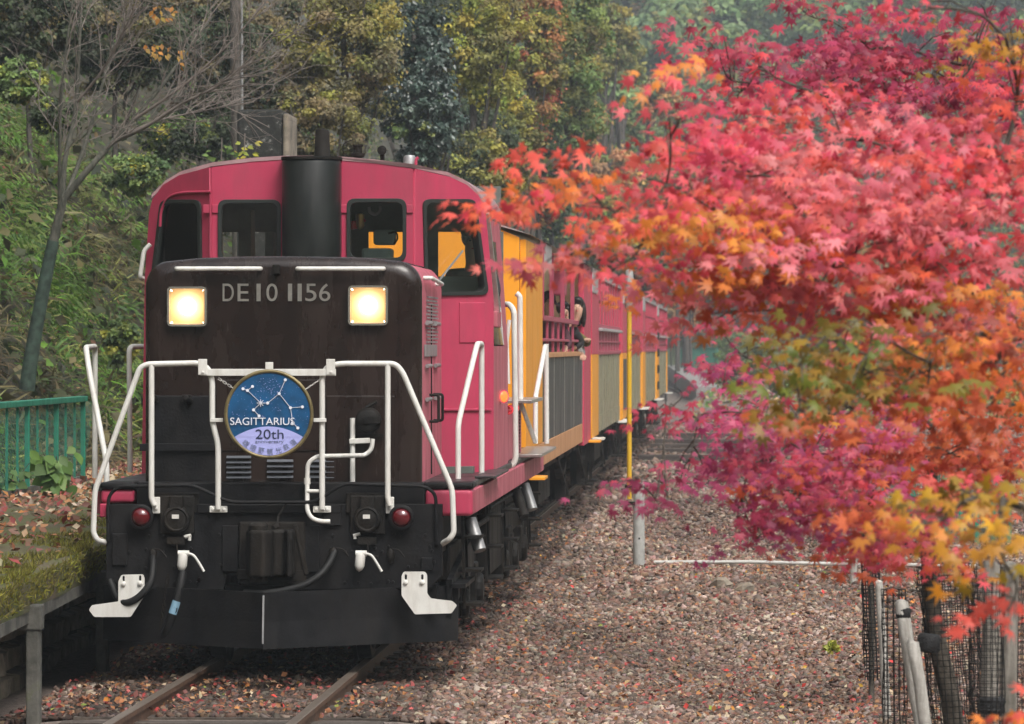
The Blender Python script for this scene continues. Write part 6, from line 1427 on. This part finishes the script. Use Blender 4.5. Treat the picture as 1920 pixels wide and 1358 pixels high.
def maple(label, trunk_pts, clusters, nobj=300, ls=.044):
    """clusters: px, py, Y, rx, ry, palette, coverage"""
    base = trunk_pts[0]; t = thing('maple_tree', label, 'tree', tuple(base)); Cs = []; Ns = []; Ts = []; Ks = []; Ss = []; targets = []
    fork = Vector(trunk_pts[-1])
    for ci, (px, py, Y, rx, ry, pal, cov) in enumerate(clusters):
        s = F / Y; c = np.array(at(px, py, Y)); r = np.array([rx / s, .45, ry / s]); per = 13
        nsp = max(2, int(math.pi * rx * ry * cov * 1.9 / (s * ls * 1.5) ** 2 / .42 / per))
        d = norm(rng.normal(size=(nsp, 3))) * rng.random((nsp, 1)) ** .4; sc = c + d * r
        out = norm((sc - np.array(fork)) * np.array([1, .5, .25]) + rng.normal(0, .25, (nsp, 3)) * np.array([1, 1, .3])); out[:, 2] -= .12
        side = norm(np.cross(out, np.array([0, 0, 1.0])))
        pc = pick(pal, nsp, .10)
        for j in range(per):
            u = (j / per - .4) * .30; v = rng.normal(0, .07, (nsp, 1)); n = nsp
            C = sc + out * (u + rng.normal(0, .03, (nsp, 1))) + side * v; C[:, 2] += -.25 * v[:, 0] ** 2 * 4 + rng.normal(0, .022, nsp) - .5 * max(0, u) ** 2
            Cs.append(C); Ns.append(np.array([-.1, -.55, .72]) + rng.normal(0, .38, (n, 3))); Ts.append(out * .8 + side * np.sign(v) * .5 + np.array([0, -.15, -.45]) + rng.normal(0, .3, (n, 3)))
            Ks.append(np.clip(pc * (1 + rng.normal(0, .12, (n, 1))), .004, .9)); Ss.append(ls * (.62 + .68 * rng.random(n)))
        if rx > 30: targets.append((Vector(c), r))
    targets.sort(key=lambda q: (q[0] - fork).length); nodes = [(fork, 0)]
    for e, r in targets:                                   # each bough leaves the nearest older one
        st, gen = min(nodes, key=lambda q: (q[0] - e).length + (.25 if (q[0] - fork).length > (e - fork).length else 0))
        L = (e - st).length; mid = st.lerp(e, .5) + Vector((random.gauss(0, .06), random.gauss(0, .10), .04 * L + random.gauss(0, .05))) * min(1, L * 1.5); pth = smooth_path([st, mid, e], 6)
        r0 = max(.0045, .017 * .62 ** gen); m = MB(); m.tube(pth, list(np.linspace(r0, r0 * .55, len(pth))), 6)
        for k in range(4):
            i = random.randrange(3, len(pth)); e2 = e + Vector(norm(rng.normal(size=(1, 3)))[0] * r * .8); m.tube([pth[i], pth[i].lerp(e2, .5) + Vector((0, 0, .02)), e2], [.0035, .0028, .0015], 5)
        m.build('branch', M_maplebark, t, smooth=60)
        nodes += [(pth[len(pth) // 2], gen + .6), (e, gen + 1)]
    C = np.concatenate(Cs); Nn = norm(np.concatenate(Ns)); Tt = np.concatenate(Ts); K = np.concatenate(Ks); S = np.concatenate(Ss)
    # the leaves that show largest: frame only, nearest to the lens
    px = 1390 + F * C[:, 0] / C[:, 1]; py = 650 - F * (C[:, 2] - CAMZ) / C[:, 1]; inside = (px > 880) & (px < 1915) & (py > 5) & (py < 1350)
    score = S / C[:, 1] * (.4 + np.abs(Nn[:, 1])) * inside * (1 / (C[:, 1] - C[:, 1].min() + 1.2)); top = np.argsort(-score)[:nobj]
    rest = np.ones(len(C), bool); rest[top] = False
    V, T, KK = scatter(MAP_V, MAP_T, C[rest], Nn[rest], S[rest] * 1.0, K[rest], tip=Tt[rest]); put('leaves', np_mesh('leaves', V, T, KK), M_mapleleaf, t, kind='stuff')
    ey = Tt - Nn * (Tt * Nn).sum(1, keepdims=True); ey = norm(ey); ex = np.cross(ey, Nn)
    for k in top:
        o = bpy.data.objects.new('leaf', LEAF_ME[k % 3]); COL.objects.link(o); o.parent = t
        Mx = Matrix((ex[k], ey[k], Nn[k])).transposed().to_4x4(); Mx.translation = Vector(C[k]) - Vector(base); o.matrix_local = Mx @ Matrix.Scale(float(S[k]), 4); o.color = (*[float(v) for v in K[k]], 1)
    m = MB(); p = smooth_path(trunk_pts, 6); m.tube(p, list(np.linspace(.055, .028, len(p))), 12); m.build('trunk', M_maplebark, t, smooth=60)
    print(label, len(C)); return t
M_leafobj = leafmat('maple_leaf_single', .45, .34)
for nd in list(M_leafobj.node_tree.nodes):
    if nd.type == 'ATTRIBUTE':
        oi = M_leafobj.node_tree.nodes.new('ShaderNodeObjectInfo')
        for l_ in list(nd.outputs['Color'].links): M_leafobj.node_tree.links.new(oi.outputs['Color'], l_.to_socket)
LEAF_ME = []
for dr in (.12, .25, .4):
    v, t_ = maple_template(dr); me = np_mesh('leaf', v, t_); me.materials.append(M_leafobj); LEAF_ME.append(me)
maple('large red maple spreading its bright red and pink leaves over the track', [(2.2, 15.5, -.25), (2.15, 15.4, 1.0), (2.0, 15.2, 2.2), (1.5, 14.9, 2.75)], [
    (1040, 298, 13.6, 42, 22, RED, 1.6), (1085, 335, 13.8, 70, 34, RED + FIRE[:1], 1.8), (1000, 384, 13.4, 45, 7, FIRE[1:2] + RED, .7), (930, 386, 13.4, 14, 8, FIRE[1:2] + RED, 1.2), (1130, 385, 14, 90, 40, RED + FIRE, 1.8), (1215, 430, 14, 110, 55, RED + FIRE, 2.2), (1095, 468, 14, 75, 18, PINK, 1.3), (1050, 492, 14, 40, 12, PINK, .8), (1150, 505, 14, 70, 22, RED, 1.1),
    (1250, 345, 14.2, 80, 50, RED, 1.8), (1330, 290, 14.6, 110, 70, RED, 2.0), (1255, 220, 14, 48, 16, RED, .9), (1265, 145, 14, 26, 16, RED + FIRE, 1.0), (1400, 330, 14.8, 130, 85, PINK + RED, 2.6), (1360, 430, 14.5, 150, 75, RED + FIRE * 2, 2.6), (1500, 400, 14.6, 160, 100, PINK, 2.8), (1450, 470, 14.2, 130, 60, PINK + FIRE * 2, 2.4), (1650, 420, 14.6, 170, 110, PINK, 2.8), (1800, 430, 14.6, 160, 110, PINK + RED, 2.8), (1880, 300, 15, 110, 110, PINK + RED, 2.6), (1720, 300, 15, 150, 80, RED + PINK, 2.4), (1570, 260, 15.3, 150, 85, RED + PINK, 2.4), (1450, 235, 15.3, 110, 60, RED, 2.0),
    (1265, 520, 15, 90, 50, PINK + FIRE, 1.9), (1400, 530, 15, 130, 60, PINK + FIRE + RST[:1], 2.6), (1540, 530, 14.5, 150, 55, PINK + FIRE + RST[:1], 2.6), (1720, 540, 14.5, 170, 60, PINK + FIRE + RST[:1], 2.6), (1320, 590, 15.5, 70, 40, PINK, 1.1), (1480, 590, 15.2, 110, 40, PINK + FIRE + RST[:1], 2.0), (1640, 600, 15.2, 130, 45, PINK + FIRE + RST[:2], 2.2), (1820, 595, 15.2, 130, 50, PINK + FIRE + RST[:1], 2.2), (1740, 14, 15, 55, 22, RED, 1.6), (1885, 70, 15, 50, 70, OCH + FIRE, 1.6)])
maple('crimson maple further back with small dark red leaves', [(1.85, 20.5, -.25), (1.8, 20.4, 1.6), (1.75, 20.2, 2.9), (1.5, 19.8, 3.2)], [
    (1345, 90, 17.5, 60, 26, CRIM, 1.2), (1300, 55, 17.5, 30, 12, CRIM, .7), (1420, 120, 17.8, 90, 50, CRIM + RED[:1], 1.6), (1380, 180, 17.8, 80, 40, CRIM + RED[:1], 1.4), (1500, 150, 18.5, 100, 60, CRIM, 1.8), (1600, 130, 19, 120, 80, CRIM, 2.0), (1560, 40, 19, 90, 36, CRIM, .9), (1500, 15, 19, 40, 14, CRIM, .6), (1700, 90, 19, 120, 80, CRIM, 2.0), (1850, 130, 19, 110, 110, CRIM + OLV[:1], 2.1), (1760, 190, 18.5, 150, 70, CRIM + RED[:1], 2.2), (1640, 210, 18, 120, 50, CRIM + RED, 1.8), (1860, 25, 18.5, 70, 30, CRIM + OCH[:1], 1.5)])
maple('maple with olive green and yellow leaves in the middle of the red foliage', [(1.75, 14.2, -.25), (1.7, 14.1, .9), (1.55, 14, 1.9), (1.2, 13.8, 2.3)], [
    (1540, 640, 13.4, 95, 55, OLV, 1.5), (1490, 705, 13.3, 55, 50, OLV, 1.6), (1640, 610, 13.5, 110, 36, OLV + FIRE[:1] + PINK[:1], 1.4), (1610, 715, 13.4, 110, 50, OLV, 1.4), (1760, 640, 13.8, 140, 70, OLV[:2] + FIRE + RST + PINK[:1], 1.8), (1880, 640, 14, 90, 90, RST + FIRE + PINK[:1], 2.0), (1740, 720, 13.7, 110, 50, RST + OLV[:2] + FIRE[:1], 1.7), (1560, 680, 13.9, 110, 60, OLV + RST[:1], 1.6), (1680, 670, 14.1, 130, 60, OLV + RST[:1] + FIRE[:1], 1.6), (1840, 680, 14.3, 110, 70, RST + FIRE + OLV[:1], 1.8), (1490, 785, 13.2, 45, 34, OLV, 1.2), (1570, 790, 13.3, 55, 34, OLV + RST, 1.0), (1860, 760, 14, 100, 60, RST + FIRE[:1], 1.8)])
maple('low maple with purple pink and rust leaves hanging over the netted stakes', [tuple(at(1800, 1640, 21.5)), tuple(at(1788, 1358, 21.5)), tuple(at(1757, 1200, 21.5)), tuple(at(1742, 1060, 21.4)), tuple(at(1740, 940, 21)), tuple(at(1760, 820, 20))], [
    (1345, 610, 17.5, 46, 30, CRIM + MAGE, 1.0), (1390, 665, 17.5, 70, 55, MAGE, 1.3), (1330, 705, 17.5, 60, 24, MAGE, 1.0), (1250, 772, 16.8, 50, 16, CRIM + RED[:1], 1.1), (1310, 785, 17, 70, 26, MAGE, 1.4), (1400, 775, 17, 90, 50, MAGE, 1.8), (1480, 830, 17, 90, 50, MAGE + CRIM, 1.8), (1190, 902, 16.5, 40, 10, MAGE, .9), (1290, 885, 17, 90, 24, MAGE, 1.4), (1230, 935, 16.5, 40, 12, MAGE, .8), (1400, 890, 17, 100, 46, MAGE + CRIM, 2.0), (1520, 900, 16.8, 130, 60, MAGE + CRIM[:2] + RST[:1], 2.2), (1460, 960, 16.8, 110, 46, MAGE + CRIM[:2], 2.0), (1420, 1010, 17, 60, 24, MAGE, 1.3), (1600, 850, 16.8, 130, 70, MAGE * 2 + RST, 2.2), (1740, 830, 17, 140, 80, RST, 2.2), (1870, 850, 17.2, 90, 90, RST, 2.0), (1620, 960, 16.3, 140, 60, RST + RED + MAGE, 2.2), (1560, 1020, 16.2, 110, 40, RST + RED + MAGE, 1.8), (1760, 940, 16.5, 130, 60, RST + RED, 2.0), (1680, 1040, 15.8, 120, 40, RST + RED, 1.9), (1780, 1070, 15.6, 70, 24, RED, 1.4), (1560, 780, 17.5, 80, 50, RST + OCH[:1], 1.5), (1700, 740, 17.5, 120, 50, RST + MAGE[:1], 1.6)], ls=.038)
maple('ochre leaved maple reaching in low beside the netted stakes', [(1.55, 12.4, -.25), (1.5, 12.3, .8), (1.3, 12.2, 1.6), (1.1, 12.1, 1.75)], [
    (1800, 945, 12, 80, 32, OCH, 1.5), (1880, 940, 12, 70, 50, OCH + OLV[:2], 2.0), (1690, 985, 11.9, 80, 14, OCH[:2] + FIRE * 2, 1.1), (1840, 1005, 11.8, 95, 40, OCH, 1.8), (1880, 1050, 11.8, 60, 30, OCH + FIRE, 1.6), (1890, 1145, 11.6, 34, 18, RED, 1.5), (1905, 1330, 11.4, 22, 18, RED + FIRE, 1.2)])
# ------------------------------------------------------------------ stakes, netting, ties
def stake(px0, py0, px1, py1, Y, wpx, lab, mt=M_stake):
    a = at(px0, py0, Y); b = at(px1, py1, Y); d = (b - a).normalized(); zg = float(gz(b.x, Y)) - .1; k = (zg - a.z) / d.z; foot = a + d * k; r_ = wpx / 2 * Y / F
    m = MB(); n = 7; p = [a.lerp(foot, i / n) + Vector((random.gauss(0, .003), random.gauss(0, .003), 0)) for i in range(n + 1)]; m.tube([a + Vector((0, 0, .004))] + p, [r_ * .8] + [r_ * random.uniform(.94, 1.05) for _ in p], 12)
    return tag(m.build('tree_stake', mt, smooth=40), lab, 'stake', 'wooden stakes holding up the young maples')
stake(1690, 1130, 1725, 1358, 21.2, 25, 'pale round stake leaning at the middle of the netted group')
stake(1712, 1205, 1737, 1358, 20.9, 25, 'shorter pale stake tied beside the leaning one')
stake(1648, 1092, 1658, 1250, 31, 16, 'slim pale stake standing behind the netted trunk')
stake(1858, 1060, 1857, 1358, 19.8, 36, 'thick grey stake near the frame edge, wrapped in netting', M_stakedark)
stake(1894, 1062, 1889, 1358, 20.6, 34, 'thick grey stake beside the wrapped one, with a pale top', M_stakedark)
stake(1603, 1010, 1600, 1080, 50, 13, 'short white stake farthest back among the stakes')
tr = at(1634, 1260, 33); tr_o = thing('young_tree', 'slim netted young trunk farthest from the frame edge', 'tree', (tr.x, 33, float(gz(tr.x, 33)))); m = MB(); m.tube(smooth_path([(tr.x, 33, -.3), tuple(at(1634, 1150, 33)), tuple(at(1628, 1010, 33)), tuple(at(1640, 900, 32))], 5), .022, 8); m.build('trunk', M_maplebark, tr_o, smooth=50)
def net(px0, py0, px1, py1, Y, rpx, lab, cell=.028):
    a = at(px0, py0, Y); b = at(px1, py1, Y); r_ = rpx * Y / F; L = (b - a).length; d = (b - a) / L; e = d.cross(Vector((0, 1, 0))).normalized(); g = d.cross(e); n = max(10, int(2 * math.pi * r_ / cell)); m = MB()
    rf = lambda t, k: r_ * (1 + .10 * math.sin(3 * k * 6.28 / n + t * 5) + .06 * math.sin(t * 17 + k) + .05 * math.sin(t * 41 + 2.3 * k))
    P = lambda t, k: a + d * (t * L) + (e * math.cos(k * 2 * math.pi / n) + g * math.sin(k * 2 * math.pi / n)) * rf(t, k)
    rows = int(L / cell); w_ = .0026 * (Y / 21)
    for k in range(n): m.tube([P(t, k) for t in np.linspace(0, 1, 14)], w_, 3, caps=False)
    for i in range(rows): m.tube([P(i / rows, k) for k in range(n)], w_ * .8, 3, closed=True)
    tag(m.build('tree_guard_net', M_net), lab, 'netting', 'black netting sleeves round the trunks')
net(1675, 1105, 1678, 1560, 21.6, 22, 'black square netting sleeve at the foot of the leaning pale stake')
net(1772, 1060, 1806, 1560, 21.5, 52, 'wide fine black netting sleeve round the leaning maple trunk')
net(1628, 1005, 1640, 1275, 33, 17, 'narrow black netting sleeve round the slim trunk farther back')
net(1848, 1085, 1848, 1560, 19.4, 32, 'black netting sleeve wrapping the thick grey stake')
net(1902, 1070, 1900, 1560, 20.9, 26, 'black netting sleeve at the very edge of the picture')
def tie(px, py, Y, rpx, hpx, lab):
    c = at(px, py, Y); s = Y / F; m = MB(); m.lathe(c - Vector((0, 0, hpx / 2 * s)), (.1, 0, 1), [(0, rpx * .8 * s), (hpx * .2 * s, rpx * s), (hpx * .5 * s, rpx * .92 * s), (hpx * .8 * s, rpx * s), (hpx * s, rpx * .8 * s)], 16); tag(m.build('trunk_tie', M_tie, smooth=50), lab, 'tie', 'black bands tying trunks to stakes')
tie(1740, 1206, 21.2, 23, 34, 'black band tying the leaning trunk to the short pale stake')
tie(1693, 1150, 21.2, 14.5, 22, 'black band at the top of the leaning pale stake')
tie(1637, 1018, 33, 14, 18, 'small black band on the slim netted trunk')
tie(1858, 1322, 19.8, 26, 32, 'black band low on the thick grey stake')
# small weed in the gravel
P = at(1560, 1236, 36.6); P.z = float(gz(P.x, P.y)); wd_ = thing('weed', 'small yellow green weed growing alone in the ballast', 'weed', tuple(P)); n = 60
nr = rng.normal(size=(n, 3)) + np.array([0, -.6, .6]); tp = norm(rng.normal(size=(n, 3)) + np.array([0, 0, .5])); V, T, K = scatter(LEAF_V, LEAF_T, np.array([tuple(P + Vector((0, 0, .05)))]).repeat(n, 0) + tp * .02, nr, .04 + .04 * rng.random(n), pick([(.36, .38, .06), (.42, .42, .08), (.3, .34, .05)], n), tip=tp); put('leaves', np_mesh('leaves', V, T, K), M_leaf, wd_)
